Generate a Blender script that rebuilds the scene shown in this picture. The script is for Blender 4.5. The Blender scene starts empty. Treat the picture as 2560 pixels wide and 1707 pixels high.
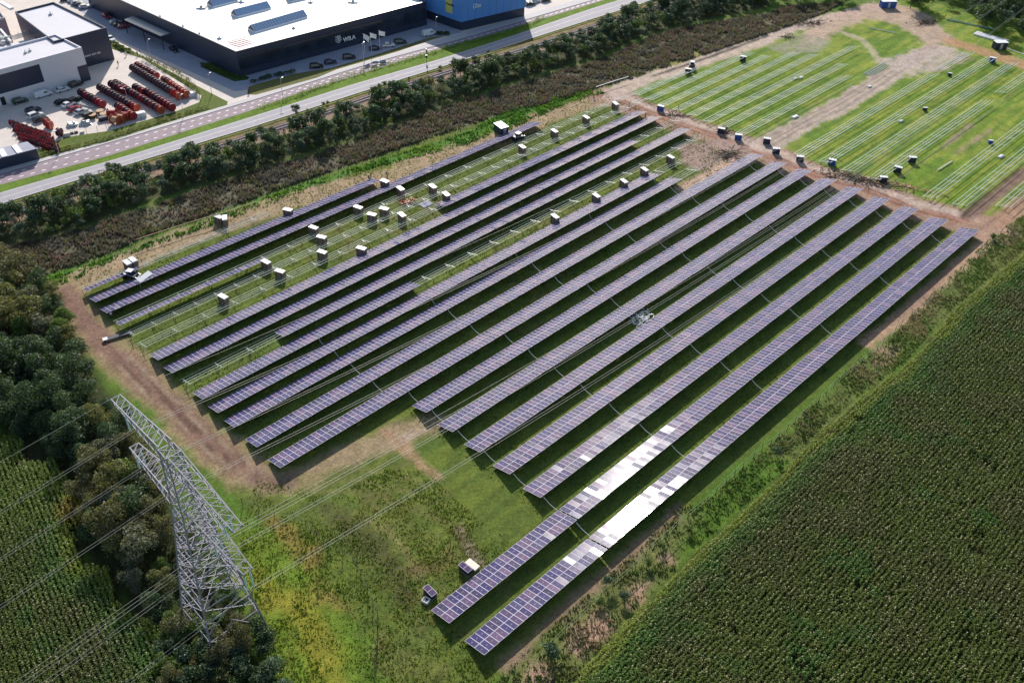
import bpy, bmesh, math, random
import numpy as np
from mathutils import Vector, Matrix
random.seed(7)
rng = np.random.default_rng(7)
scene = bpy.context.scene
COL = scene.collection

# ------------------------------------------------------------------ camera, world, sun, exposure
FPX, PITCH, ROLL, HCAM = 2261.2, 0.691449, 0.025897, 126.346
PSI = 0.79317                    # bearing of the panel rows
SUN_AZ, SUN_EL = -0.125, 0.492
_F = np.array([0, math.cos(PITCH), -math.sin(PITCH)])
_R0 = np.array([1., 0, 0]); _U0 = np.array([0, math.sin(PITCH), math.cos(PITCH)])
_R = math.cos(ROLL)*_R0 + math.sin(ROLL)*_U0
_U = -math.sin(ROLL)*_R0 + math.cos(ROLL)*_U0
cam_data = bpy.data.cameras.new("camera")
cam = bpy.data.objects.new("camera", cam_data); COL.objects.link(cam)
cam_data.sensor_width = 36.0
cam_data.lens = FPX/2560*36.0
cam_data.clip_start = 1.0
cam_data.clip_end = 6000
M = Matrix(((_R[0], _U[0], -_F[0], 0), (_R[1], _U[1], -_F[1], 0), (_R[2], _U[2], -_F[2], HCAM), (0, 0, 0, 1)))
cam.matrix_world = M
scene.camera = cam

world = bpy.data.worlds.new("World"); scene.world = world
world.use_nodes = True
wn = world.node_tree.nodes; wl = world.node_tree.links
sky = wn.new("ShaderNodeTexSky"); sky.sky_type = 'NISHITA'; sky.sun_disc = False
sky.sun_elevation = SUN_EL; sky.sun_rotation = SUN_AZ; sky.air_density = 1.3; sky.dust_density = 1.3; sky.ozone_density = 1.5
bg = wn["Background"]; bg.inputs[1].default_value = 0.09
wl.new(sky.outputs[0], bg.inputs[0])
sun_d = bpy.data.lights.new("sun", 'SUN'); sun_d.energy = 4.4; sun_d.angle = math.radians(0.53)
sun_d.color = (1.0, 0.95, 0.87)
sun = bpy.data.objects.new("sun", sun_d); COL.objects.link(sun)
SV = Vector((math.sin(SUN_AZ)*math.cos(SUN_EL), math.cos(SUN_AZ)*math.cos(SUN_EL), math.sin(SUN_EL)))
sun.rotation_euler = SV.to_track_quat('Z', 'Y').to_euler()
sun.location = (0, 0, 200)
scene.view_settings.view_transform = 'Standard'
scene.view_settings.look = 'None'
scene.view_settings.exposure = 0.45
scene.view_settings.gamma = 1.0
scene.cycles.max_bounces = 5
scene.cycles.diffuse_bounces = 2
scene.cycles.glossy_bounces = 3

# ------------------------------------------------------------------ coordinates
def G(x, y, z=0.0):
    """pixel of the survey photo (2560 wide) -> point of the place at height z"""
    d = _F + _R*(x-1280)/FPX - _U*(y-853.5)/FPX
    t = (z-HCAM)/d[2]
    return np.array([d[0]*t, d[1]*t, z])
AV = np.array([math.cos(PSI), math.sin(PSI)])        # along the rows
BV = np.array([math.sin(PSI), -math.cos(PSI)])       # across the rows, towards the maize
def W(c, u, z=0.0):
    p = BV*c + AV*u
    return Vector((p[0], p[1], z))
def CU(x, y, z=0.0):
    g = G(x, y, z)
    return float(g[0]*BV[0]+g[1]*BV[1]), float(g[0]*AV[0]+g[1]*AV[1])
K = 0.27234
def T(ox, oy, pts):
    """points read on an enlarged tile of the photo -> photo pixels"""
    return [(ox+x*K, oy+y*K) for x, y in pts]
def GP(pts, z=0.0):
    return [G(x, y, z)[:2] for x, y in pts]
def cu_of(p):
    return p[0]*BV[0]+p[1]*BV[1], p[0]*AV[0]+p[1]*AV[1]

# ------------------------------------------------------------------ objects
def tag(o, label=None, cat=None, group=None, kind=None):
    if label: o['label'] = label
    if cat: o['category'] = cat
    if group: o['group'] = group
    if kind: o['kind'] = kind
    return o
def empty(name, loc=(0, 0, 0), rz=0.0, label=None, cat=None, group=None):
    o = bpy.data.objects.new(name, None); COL.objects.link(o)
    o.location = loc; o.rotation_euler = (0, 0, rz); o.empty_display_size = 0.5
    return tag(o, label, cat, group)
def mesh_obj(name, me, parent=None, loc=None, rz=None):
    o = bpy.data.objects.new(name, me); COL.objects.link(o)
    if parent is not None: o.parent = parent
    if loc is not None: o.location = loc
    if rz is not None: o.rotation_euler = (0, 0, rz)
    return o
def copy_tree(o, parent=None):
    c = o.copy(); COL.objects.link(c)
    if parent is not None: c.parent = parent
    for ch in list(o.children): copy_tree(ch, c)
    return c

class MB:
    def __init__(s): s.v = []; s.f = []; s.m = []
    def add(s, vs, fs, mi=0):
        k = len(s.v); s.v += [tuple(v) for v in vs]; s.f += [tuple(i+k for i in f) for f in fs]; s.m += [mi]*len(fs); return s
    def box(s, x0, x1, y0, y1, z0, z1, mi=0):
        return s.add([(x0,y0,z0),(x1,y0,z0),(x1,y1,z0),(x0,y1,z0),(x0,y0,z1),(x1,y0,z1),(x1,y1,z1),(x0,y1,z1)],
                     [(0,3,2,1),(4,5,6,7),(0,1,5,4),(1,2,6,5),(2,3,7,6),(3,0,4,7)], mi)
    def prism(s, pts, z0, z1, mi=0, top=None):
        n = len(pts)
        a = 0.0
        for i in range(n):
            x0, y0 = pts[i][:2]; x1, y1 = pts[(i+1) % n][:2]; a += x0*y1-x1*y0
        if a < 0: pts = pts[::-1]
        vs = [(p[0], p[1], z0) for p in pts]+[(p[0], p[1], z1) for p in pts]
        s.add(vs, [tuple(range(n-1, -1, -1))]+[(i, (i+1) % n, n+(i+1) % n, n+i) for i in range(n)], mi)
        s.add([(p[0], p[1], z1) for p in pts], [tuple(range(n))], mi if top is None else top)
        return s
    def bar(s, p, q, r=0.05, n=4, mi=0, r2=None):
        p = Vector(p); q = Vector(q); d = q-p
        if d.length < 1e-6: return s
        d.normalize(); up = Vector((0, 0, 1)) if abs(d.z) < .95 else Vector((1, 0, 0))
        a = d.cross(up).normalized(); b = d.cross(a)
        r2 = r if r2 is None else r2
        vs = []
        for c, rr in ((p, r), (q, r2)):
            for i in range(n):
                t = 2*math.pi*(i+.5)/n; vs.append(c+a*rr*math.cos(t)+b*rr*math.sin(t))
        fs = [(i, (i+1) % n, n+(i+1) % n, n+i) for i in range(n)]+[tuple(range(n-1, -1, -1)), tuple(range(n, 2*n))]
        return s.add(vs, fs, mi)
    def tube(s, pts, r, n=4, mi=0):
        for a, b in zip(pts[:-1], pts[1:]): s.bar(a, b, r, n, mi)
        return s
    def quad(s, a, b, c, d, mi=0): return s.add([a, b, c, d], [(0, 1, 2, 3)], mi)
    def mesh(s, name, mats):
        me = bpy.data.meshes.new(name); me.from_pydata([tuple(map(float, v)) for v in s.v], [], s.f)
        for m in (mats if isinstance(mats, (list, tuple)) else [mats]): me.materials.append(m)
        me.polygons.foreach_set('material_index', s.m); me.update(); return me
    def build(s, name, mats, parent=None, loc=None, rz=None):
        return mesh_obj(name, s.mesh(name, mats), parent, loc, rz)

def np_mesh(name, verts, quads, mat, smooth=False, col=None):
    me = bpy.data.meshes.new(name)
    nv, nf, k = len(verts), len(quads), quads.shape[1]
    me.vertices.add(nv); me.vertices.foreach_set('co', np.ascontiguousarray(verts, dtype=np.float32).ravel())
    me.loops.add(nf*k); me.loops.foreach_set('vertex_index', np.ascontiguousarray(quads, dtype=np.int32).ravel())
    me.polygons.add(nf); me.polygons.foreach_set('loop_start', np.arange(0, nf*k, k, dtype=np.int32))
    me.polygons.foreach_set('loop_total', np.full(nf, k, dtype=np.int32))
    if smooth: me.polygons.foreach_set('use_smooth', np.ones(nf, dtype=bool))
    if col is not None:
        at = me.color_attributes.new('tint', 'FLOAT_COLOR', 'POINT')
        c4 = np.ones((nv, 4), dtype=np.float32); c4[:, :3] = col; at.data.foreach_set('color', c4.ravel())
    me.materials.append(mat); me.update(); me.validate()
    return me

# ------------------------------------------------------------------ materials
def srgb(r, g, b):
    return tuple(((v/255)/12.92 if v/255 <= .04045 else ((v/255+.055)/1.055)**2.4) for v in (r, g, b))
def mat(name, color, rough=0.7, metal=0.0, spec=0.4, noise=0.0, nscale=1.0, bump=0.0, bscale=8.0):
    m = bpy.data.materials.new(name); m.use_nodes = True; nt = m.node_tree; P = nt.nodes['Principled BSDF']
    P.inputs['Base Color'].default_value = (*color, 1); P.inputs['Roughness'].default_value = rough
    P.inputs['Metallic'].default_value = metal; P.inputs['Specular IOR Level'].default_value = spec
    if noise or bump:
        g = nt.nodes.new('ShaderNodeNewGeometry')
    if noise:
        n = nt.nodes.new('ShaderNodeTexNoise'); n.inputs['Scale'].default_value = nscale; n.inputs['Detail'].default_value = 5
        n.inputs['Roughness'].default_value = .65
        mr = nt.nodes.new('ShaderNodeMapRange'); mr.inputs[1].default_value = .3; mr.inputs[2].default_value = .7
        mr.inputs[3].default_value = 1-noise; mr.inputs[4].default_value = 1+noise
        mx = nt.nodes.new('ShaderNodeMix'); mx.data_type = 'RGBA'; mx.blend_type = 'MULTIPLY'; mx.inputs[0].default_value = 1
        mx.inputs[6].default_value = (*color, 1)
        nt.links.new(g.outputs['Position'], n.inputs['Vector']); nt.links.new(n.outputs[0], mr.inputs[0])
        nt.links.new(mr.outputs[0], mx.inputs[7]); nt.links.new(mx.outputs[2], P.inputs['Base Color'])
    if bump:
        n2 = nt.nodes.new('ShaderNodeTexNoise'); n2.inputs['Scale'].default_value = bscale; n2.inputs['Detail'].default_value = 4
        bp = nt.nodes.new('ShaderNodeBump'); bp.inputs['Strength'].default_value = bump; bp.inputs['Distance'].default_value = .2
        nt.links.new(g.outputs['Position'], n2.inputs['Vector']); nt.links.new(n2.outputs[0], bp.inputs['Height'])
        nt.links.new(bp.outputs[0], P.inputs['Normal'])
    return m
def tint_mat(name, rough=0.85, spec=0.25, mult=1.0, nscale=2.0, noise=.45, bump=.6, translucent=0.0, fine=9.0):
    """surface whose own colour comes from the mesh's tint attribute, broken up by noise"""
    m = bpy.data.materials.new(name); m.use_nodes = True; nt = m.node_tree; P = nt.nodes['Principled BSDF']
    at = nt.nodes.new('ShaderNodeAttribute'); at.attribute_name = 'tint'
    g = nt.nodes.new('ShaderNodeNewGeometry')
    def nz(sc, det, lo, hi):
        n = nt.nodes.new('ShaderNodeTexNoise'); n.inputs['Scale'].default_value = sc; n.inputs['Detail'].default_value = det
        n.inputs['Roughness'].default_value = .7
        r = nt.nodes.new('ShaderNodeMapRange'); r.inputs[1].default_value = .3; r.inputs[2].default_value = .7
        r.inputs[3].default_value = lo; r.inputs[4].default_value = hi
        nt.links.new(g.outputs['Position'], n.inputs['Vector']); nt.links.new(n.outputs[0], r.inputs[0]); return r, n
    a, _ = nz(nscale, 6, 1-noise, 1+noise); b, nb = nz(fine, 3, 1-noise*.8, 1+noise*.8)
    mu = nt.nodes.new('ShaderNodeMath'); mu.operation = 'MULTIPLY'
    nt.links.new(a.outputs[0], mu.inputs[0]); nt.links.new(b.outputs[0], mu.inputs[1])
    m2 = nt.nodes.new('ShaderNodeMath'); m2.operation = 'MULTIPLY'; m2.inputs[1].default_value = mult
    nt.links.new(mu.outputs[0], m2.inputs[0])
    mx = nt.nodes.new('ShaderNodeVectorMath'); mx.operation = 'SCALE'
    nt.links.new(at.outputs['Color'], mx.inputs[0]); nt.links.new(m2.outputs[0], mx.inputs['Scale'])
    nt.links.new(mx.outputs[0], P.inputs['Base Color'])
    P.inputs['Roughness'].default_value = rough; P.inputs['Specular IOR Level'].default_value = spec
    if bump:
        bp = nt.nodes.new('ShaderNodeBump'); bp.inputs['Strength'].default_value = bump; bp.inputs['Distance'].default_value = .35
        nt.links.new(nb.outputs[0], bp.inputs['Height']); nt.links.new(bp.outputs[0], P.inputs['Normal'])
    if translucent:
        tr = nt.nodes.new('ShaderNodeBsdfTranslucent'); ms = nt.nodes.new('ShaderNodeMixShader'); ms.inputs[0].default_value = translucent
        nt.links.new(mx.outputs[0], tr.inputs['Color']); out = nt.nodes['Material Output']
        nt.links.new(P.outputs[0], ms.inputs[1]); nt.links.new(tr.outputs[0], ms.inputs[2]); nt.links.new(ms.outputs[0], out.inputs[0])
    return m

# solar glass: every module keeps its own tint, cells are dark, the pale half-cut gap and frame are geometry
def solar_mat():
    m = bpy.data.materials.new('solar_cells'); m.use_nodes = True; nt = m.node_tree; P = nt.nodes['Principled BSDF']; L = nt.links
    at = nt.nodes.new('ShaderNodeAttribute'); at.attribute_name = 'tint'
    oi = nt.nodes.new('ShaderNodeObjectInfo')
    ad = nt.nodes.new('ShaderNodeMath'); ad.operation = 'ADD'
    sp = nt.nodes.new('ShaderNodeSeparateColor'); L.new(at.outputs['Color'], sp.inputs[0])
    L.new(oi.outputs['Random'], ad.inputs[0]); L.new(sp.outputs[0], ad.inputs[1])
    fr = nt.nodes.new('ShaderNodeMath'); fr.operation = 'FRACT'; L.new(ad.outputs[0], fr.inputs[0])
    cr = nt.nodes.new('ShaderNodeValToRGB'); e = cr.color_ramp.elements
    e[0].position = 0; e[0].color = (*srgb(52, 48, 92), 1); e[1].position = 1; e[1].color = (*srgb(84, 70, 104), 1)
    for pos, c in ((.35, (64, 60, 104)), (.6, (58, 54, 86)), (.85, (98, 78, 110))):
        k = e.new(pos); k.color = (*srgb(*c), 1)
    L.new(fr.outputs[0], cr.inputs[0]); L.new(cr.outputs[0], P.inputs['Base Color'])
    P.inputs['Roughness'].default_value = 0.10
    P.inputs['Specular IOR Level'].default_value = 0.16
    P.inputs['Sheen Weight'].default_value = 0.25     # lavender grazing sheen, stands in for the reflected bright sky
    P.inputs['Sheen Roughness'].default_value = 0.45
    P.inputs['Sheen Tint'].default_value = (.80, .78, .95, 1)
    return m
MAT = dict(
    solar=solar_mat(),
    frame=mat('aluminium_frame', (.66, .64, .74), .6, 0),
    steel=mat('galvanised_steel', (.55, .57, .58), .4, .6),
    rail=mat('aluminium_rail', (.62, .66, .64), .65, 0),
    pylon=mat('galvanised_lattice', (.30, .29, .35), .5, .2),
    wire=mat('conductor', (.34, .33, .32), .6, .2),
    insul=mat('glass_insulator', (.25, .42, .42), .2, 0, .6),
    white_roof=mat('white_roof', (.86, .86, .88), .55, 0, .3, .03, .3),
    grey_roof=mat('pale_grey_roof', (.62, .60, .66), .7, 0, .3, .04, .2),
    white_wall=mat('white_cladding', (.72, .70, .76), .5),
    dark_wall=mat('dark_cladding', (.030, .042, .078), .35, 0, .5, .1, .5),
    facade=mat('dark_glass_facade', (.02, .030, .052), .12, 0, .6, .3, .15),
    blue=mat('blue_cladding', (.11, .30, .72), .45, 0, .4, .05, .3),
    yellow=mat('yellow_sign', (.62, .58, .18), .5),
    black=mat('black_paint', (.015, .015, .018), .4),
    white=mat('white_paint', (.82, .82, .84), .4),
    cream=mat('cream_lid', (.78, .70, .62), .6),
    glass=mat('window_glass', (.03, .04, .06), .08, 0, .8),
    rubber=mat('tyre_rubber', (.02, .02, .022), .8),
    asphalt=mat('grey_asphalt', (.37, .345, .38), .8, 0, .3, .10, .6, .3, 6),
    pink=mat('pinkish_asphalt', (.31, .235, .27), .8, 0, .3, .12, .5, .3, 6),
    cycle=mat('pale_cycle_path', (.52, .49, .50), .8, 0, .3, .06, .7),
    pave=mat('pale_paving', (.66, .58, .53), .85, 0, .3, .09, .25, .2, 5),
    pave_grey=mat('grey_block_paving', (.36, .37, .45), .85, 0, .3, .09, .3, .2, 5),
    mark=mat('road_marking', (.78, .78, .76), .7),
    kerb=mat('kerb_stone', (.55, .54, .54), .8),
    ballast=mat('railway_ballast', (.105, .075, .08), .9, 0, .2, .35, 2.0, .8, 9),
    railsteel=mat('worn_rail_steel', (.55, .50, .54), .7, 0),
    sleeper=mat('sleeper', (.16, .13, .13), .9),
    wood=mat('weathered_post', (.10, .08, .06), .9),
    bark=mat('bark', (.09, .07, .05), .9),
    card=mat('cardboard', (.24, .17, .15), .85, 0, .2, .1, 2),
    darkcover=mat('dark_wrap', (.03, .035, .07), .5),
    bluecover=mat('blue_wrap', (.03, .10, .38), .4),
    drum_dark=mat('dark_red_drum', (.085, .018, .035), .55, 0, .4, .25, 2),
    drum_red=mat('red_drum', (.33, .020, .035), .5, 0, .4, .2, 2),
    drum_orange=mat('orange_red_drum', (.50, .085, .04), .5, 0, .4, .2, 2),
    cable=mat('wound_black_cable', (.05, .045, .055), .35, 0, .5, .3, 6),
    tan=mat('plywood', (.50, .32, .20), .8),
    red_paint=mat('red_paint', (.35, .02, .03), .35),
    hivis=mat('workwear_yellow', (.45, .48, .06), .7),
    skin=mat('skin', (.45, .28, .2), .6), trouser=mat('dark_trousers', (.03, .035, .06), .8), hair=mat('dark_hair', (.03, .02, .015), .8),
    soil=mat('red_soil', (.28, .16, .12), .95, 0, .2, .25, 1, .6, 4),
    flag=mat('flag_cloth', (.8, .8, .8), .8),
    skylight=mat('skylight_glazing', (.34, .46, .66), .15, 0, .6),
    pinkwall=mat('brown_pink_roof', (.33, .25, .29), .8, 0, .3, .05, .3),
)

# ------------------------------------------------------------------ ground: one sheet whose soil and turf patches are painted as own colour
def vnoise(x, y, s, seed):
    r = np.random.default_rng(seed); tb = r.random((256, 256))
    X = x/s; Y = y/s; xi = np.floor(X).astype(int); yi = np.floor(Y).astype(int)
    fx = X-xi; fy = Y-yi; fx = fx*fx*(3-2*fx); fy = fy*fy*(3-2*fy)
    g = lambda a, b: tb[a & 255, b & 255]
    return (g(xi, yi)*(1-fx)+g(xi+1, yi)*fx)*(1-fy)+(g(xi, yi+1)*(1-fx)+g(xi+1, yi+1)*fx)*fy
def fbm(x, y, s, seed, o=4):
    t = 0; a = 1; n = 0
    for i in range(o):
        t = t+a*vnoise(x+17*i, y-9*i, s/2**i, seed+i); n += a; a *= .55
    return t/n
def inpoly(px, py, poly):
    ins = np.zeros(px.shape, bool); n = len(poly)
    for i in range(n):
        x0, y0 = poly[i]; x1, y1 = poly[(i+1) % n]
        c = ((y0 > py) != (y1 > py)) & (px < (x1-x0)*(py-y0)/((y1-y0) or 1e-9)+x0); ins ^= c
    return ins
def dist_line(px, py, pts, closed=False):
    d = np.full(px.shape, 1e9); n = len(pts)
    for i in range(n if closed else n-1):
        ax, ay = pts[i]; bx, by = pts[(i+1) % n]; vx, vy = bx-ax, by-ay; L = vx*vx+vy*vy+1e-9
        t = np.clip(((px-ax)*vx+(py-ay)*vy)/L, 0, 1); d = np.minimum(d, np.hypot(px-ax-t*vx, py-ay-t*vy))
    return d
STEP = 0.8
us = np.arange(-45, 520, STEP); cs = np.arange(-430, 75, STEP)
CC, UU = np.meshgrid(cs, us)
GX = BV[0]*CC+AV[0]*UU; GY = BV[1]*CC+AV[1]*UU
N1 = fbm(GX, GY, 14, 1); N2 = fbm(GX, GY, 3.2, 11); N3 = fbm(GX, GY, 40, 21, 3); NS = vnoise(CC, UU*.12, 1.1, 31); NF = vnoise(GX, GY, 1.6, 41)
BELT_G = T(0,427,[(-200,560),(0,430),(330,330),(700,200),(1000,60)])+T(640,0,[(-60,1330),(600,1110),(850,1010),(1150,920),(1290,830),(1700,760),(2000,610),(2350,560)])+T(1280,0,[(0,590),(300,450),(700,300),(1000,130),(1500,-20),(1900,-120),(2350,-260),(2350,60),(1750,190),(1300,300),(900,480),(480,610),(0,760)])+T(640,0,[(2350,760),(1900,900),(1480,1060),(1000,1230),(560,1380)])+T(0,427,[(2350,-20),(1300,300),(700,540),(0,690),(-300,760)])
C_GRASS = np.array((.100, .150, .022)); C_LUSH = np.array((.075, .165, .020)); C_DRY = np.array((.185, .170, .060))
C_SOIL = np.array((.285, .180, .135)); C_SAND = np.array((.46, .345, .28)); C_MUD = np.array((.17, .105, .085)); C_DARKG = np.array((.045, .065, .020))
tint = C_GRASS*(1-N1[..., None])*1.0+C_LUSH*N1[..., None]
def blend(w, c):
    global tint
    w = np.clip(w, 0, 1)[..., None]; tint = tint*(1-w)+np.array(c)*w
def sstep(x, a, b):
    t = np.clip((x-a)/(b-a), 0, 1); return t*t*(3-2*t)
blend(sstep(N2*.5+N3*.5, .5, .72)*.75, C_DRY)
def stroke(pts, width, color, soft=.8, rag=1.2, op=1.0, z=0, gp=True):
    w = GP(pts) if gp else pts
    d = dist_line(GX, GY, w)+(N2-.5)*2*rag
    blend(op*(1-sstep(d, width/2-soft, width/2+soft)), color)
def patch(pts, color, soft=.8, rag=1.2, op=1.0, breakup=0.0, gp=True):
    w = GP(pts) if gp else pts
    ins = inpoly(GX, GY, w); d = dist_line(GX, GY, w, True); sd = np.where(ins, -d, d)+(N2-.5)*2*rag
    k = op*(1-sstep(sd, -soft, soft))
    if breakup: k = k*(1-breakup*sstep(N2, .45, .6))
    blend(k, color)
# turf between the panel rows: striped yellow-green growth
blk = [W(-192, 42)[:2], W(-52, 42)[:2], W(-52, 226)[:2], W(-192, 226)[:2]]
ins = inpoly(GX, GY, blk)
blend(np.where(ins, .45, 0), (.10, .10, .03)); blend(np.where(ins, sstep(NS, .4, .8)*.5, 0), (.16, .19, .03))
# far unfinished field: vivid turf in stripes
far = [W(-185, 226)[:2], W(-55, 232)[:2], W(-55, 370)[:2], W(-150, 390)[:2], W(-185, 300)[:2]]
ins = inpoly(GX, GY, far)
blend(np.where(ins, .9, 0), (.135, .22, .022)); blend(np.where(ins, sstep(NS, .4, .7)*.8, 0), (.24, .27, .045)); blend(np.where(ins, sstep(1-NS, .62, .8)*.5, 0), (.08, .14, .02)); blend(np.where(ins, sstep(N2, .58, .7)*.35, 0), (.075, .15, .03))
# scrub strip between the tree belt and the perimeter fence
SCRUB = T(0,427,[(0,1330),(-600,900),(0,700),(500,610),(1250,380),(2350,0)])+T(640,0,[(560,1420),(1000,1250),(1480,1080),(1900,930),(2350,790)])+T(1280,0,[(450,650),(900,520),(1300,330),(1750,220),(2350,130)])+T(1920,0,[(200,60),(700,20),(500,130),(0,310)])+T(1280,0,[(1650,540),(1100,720),(800,800),(300,960),(0,1020)])+T(640,0,[(1500,1300),(700,1568)])+T(640,427,[(0,250)])+T(0,427,[(1300,620),(900,800),(500,920),(330,1020)])
patch(SCRUB, (.125, .115, .075), 1.5, 1.5)
GREENV = T(0,427,[(350,1000),(520,1090),(950,860),(1600,620),(2350,360)])+T(640,427,[(300,230),(900,20)])+T(640,0,[(1900,1340),(2350,1180)])+T(1280,0,[(400,1000),(850,850),(740,810),(0,1000)])+T(640,0,[(1900,1230),(1000,1500)])+T(640,427,[(0,270)])+T(0,427,[(1700,540),(1000,790)])
patch(GREENV, (.075, .185, .022), 1.2, 1.2)
patch(T(1280,0,[(1400,560),(2350,220),(2350,330),(1700,560),(1200,720)]), (.22, .20, .055), 1.2, 1.5, .8)
# path between the fence and the first rows, soil of the main track
stroke(T(0,427,[(620,1090),(900,930),(1300,780),(1700,600),(2350,400)])+T(640,427,[(300,280),(800,150),(1350,20)])+T(640,0,[(1400,1530),(1900,1370),(2350,1240)])+T(1280,0,[(250,1090),(500,1010),(850,900)]), 8.5, (.34, .245, .155), 1.0, 1.4, .95)
stroke(T(0,427,[(640,1060),(590,1130),(640,1230),(800,1420)])+T(0,854,[(960,20),(1150,200),(1400,400),(1650,620),(1800,830),(2050,1020),(2300,1200)]), 8.6, (.29, .215, .12), 1.2, 2.0, .85)
stroke(T(0,427,[(600,1120),(640,1200),(800,1400)])+T(0,854,[(980,60),(1130,180),(1380,420),(1650,640),(1800,830),(2050,1020),(2300,1200)]), 5.2, (.22, .13, .10), 1.0, 1.6, .95)
for off_ in (-34, -14, 12, 30):
    stroke([(x+off_*.42, y-off_*.36) for x, y in T(0,854,[(980,60),(1130,180),(1380,420),(1650,640),(1800,830),(2050,1020),(2300,1200)])], .55, (.12, .065, .05) if off_ in (-14, 12) else (.33, .25, .17), .3, .8, .75)
stroke(T(640,854,[(-30,1230),(90,1300),(260,1290),(450,1230),(900,1000),(1300,850),(1600,750)]), 5.5, (.33, .235, .15), 1.5, 2.0, .85)
stroke(T(640,854,[(-30,1215),(40,1270),(150,1310),(300,1290)]), 3.5, C_MUD, 1., 1.0, .7)
for off in (0, 60, 130):
    stroke(T(640,854,[(400,1240+off),(900,1170+off*1.6),(1400,1250+off*2.0),(1750,1400+off*2)]), 1.2, C_DRY, .5, .8, .6)
patch(T(640,854,[(1300,860),(1560,790),(1480,860),(1330,930)]), C_SAND, .8, .8, .5)
for a in ([(1290,930),(1370,980)], [(1400,1020),(1480,1090)], [(1500,1120),(1660,1240)], [(1180,830),(1230,860)]):
    stroke(T(640,854,a), 2.2, (.36,.22,.14), .5, .9, .7)
stroke(T(640,1280,[(1860,160),(1960,330),(2060,470)]), 2, (.22,.16,.12), .6, .6, .8)
# meadow near the pylon: curved mown bands, yellow and reddish growth
patch(T(640,1280,[(-200,250),(300,120),(560,500),(700,700),(900,1100),(1000,1568),(200,1568),(-100,700)]), (.135, .20, .022), 2, 2.5, .8)
for q in ([(0,560),(200,760),(380,900),(520,980)], [(130,720),(330,900),(480,1150),(600,1350),(750,1568)], [(480,1100),(560,1250),(640,1350)]):
    stroke(T(640,1280,q), 3.2, (.24, .215, .03), 1.8, 3.0, .65)
for q in ([(270,180),(400,330),(500,380)], [(400,420),(470,480)], [(600,640),(640,720)], [(700,800),(850,880)], [(150,100),(190,110)]):
    stroke(T(640,1280,q), 2.2, (.27, .18, .055), 1.4, 2.4, .7)
patch(T(640,1280,[(500,-60),(900,0),(1200,300),(1450,620),(1420,1000),(1300,900),(1150,500),(800,250)]), (.085, .070, .035), 2, 2.5, .7)
for k in range(7):
    stroke(T(640,1280,[(1180-k*22,1100+k*30),(1300-k*30,1250+k*34),(1480-k*20,1330+k*40)]), .8, C_DRY, .4, .4, .5)
for k in range(9):
    stroke(T(640,1280,[(900+k*40,-10+k*14),(1300+k*26,250+k*34),(1450+k*18,520+k*52)]), .7, C_DRY, .4, .5, .45)
patch(T(640,1280,[(1650,430),(1800,250),(1870,420),(1700,560),(1400,620),(1380,500)]), (.16, .105, .05), 1.2, 1.5, .7)
# verge between the last row and the maize
patch(T(1280,1280,[(0,1400),(500,950),(1000,500),(1500,20),(1700,20),(1350,700),(950,1100),(560,1568),(0,1568)]), (.15, .15, .055), 1.5, 2.0, .75)
patch(T(1920,427,[(0,2600),(900,1700),(1900,800),(2350,480),(2350,700),(1700,1300),(1000,1950),(300,2700)]), (.13, .15, .045), 1.5, 2.0, .8)
stroke(T(1280,1280,[(-60,1400),(400,960),(800,620),(1300,200),(1560,-40)]), 2.2, C_SOIL, .8, 1.3, .75)
for q in ([(560,1060),(830,980),(960,1040),(800,1150),(640,1320),(520,1250)], [(60,1568),(200,1400),(340,1380),(320,1568)], [(1130,640),(1300,650),(1230,760),(1080,870),(1050,700)], [(1330,400),(1430,390),(1480,470),(1390,470)], [(740,940),(800,900),(950,960)]):
    patch(T(1280,1280,q), (.42, .255, .19), 1.0, 1.2, .9)
patch(T(1920,854,[(1000,60),(1200,20),(1150,200),(950,220)]), (.33, .22, .15), 1.0, 1.3, .8)
stroke(T(1920,427,[(900,1568),(1200,1370),(1500,1100),(1800,820),(1960,720),(2000,640)]), 3.4, (.42, .27, .18), .8, 1.3, .95)
patch(T(1920,427,[(1280,1250),(1500,1000),(1700,850),(1960,600),(1900,640),(1500,1150),(1150,1420)]), C_SOIL, 1, 1.3, .7)
# main track with its deposits, branch tracks
MAIN = T(1280,0,[(850,880),(950,900),(1200,1010),(1500,1120),(1800,1230),(2350,1420)])+T(1920,427,[(430,30),(900,170),(1300,330),(1800,460),(2060,560)])
stroke(MAIN, 13, (.33, .215, .165), 1.2, 1.8, .95)
stroke(MAIN, 5, (.36, .19, .135), 1.2, 1.4, .9)
for dx in (-38, 44):
    stroke([(x+dx*.05, y+dx*.14) for x, y in MAIN], .9, (.16, .085, .065), .4, .4, .8)
stroke([(x+6, y-11) for x, y in MAIN], 3.0, (.50, .39, .33), .9, 1.8, .75)
stroke(T(1920,427,[(2000,560),(2200,420),(2350,320),(2700,100)]), 6, (.37, .22, .15), 1.2, 1.4, .95)
stroke(T(1920,427,[(1830,430),(1950,330),(2350,20),(2700,-240)]), 4, (.22, .135, .11), 1., 1.0, .95)
stroke(T(1920,427,[(1790,420),(1900,310),(2300,-10)]), .8, (.06, .05, .03), .3, .3, .9)
patch(T(1920,427,[(1750,470),(1980,420),(2120,520),(2350,500),(2120,620),(1960,700),(1900,560)]), (.36, .23, .17), 1.2, 1.8, .9)
patch(T(1280,0,[(1500,1330),(1950,1260),(2200,1380),(2170,1450),(1980,1568),(1700,1568),(1560,1470)]), (.32, .22, .19), 1.2, 1.8, .95)
stroke(T(1280,427,[(1560,160),(1900,-10),(2000,-80)]), 4, (.50, .34, .26), .8, .8, .9)
SANDT = T(1920,0,[(-40,1340),(300,1150),(700,950),(1000,760),(1300,560),(1560,440)])
stroke(SANDT, 8, (.46, .36, .31), 1., 1.8, .9)
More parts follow.
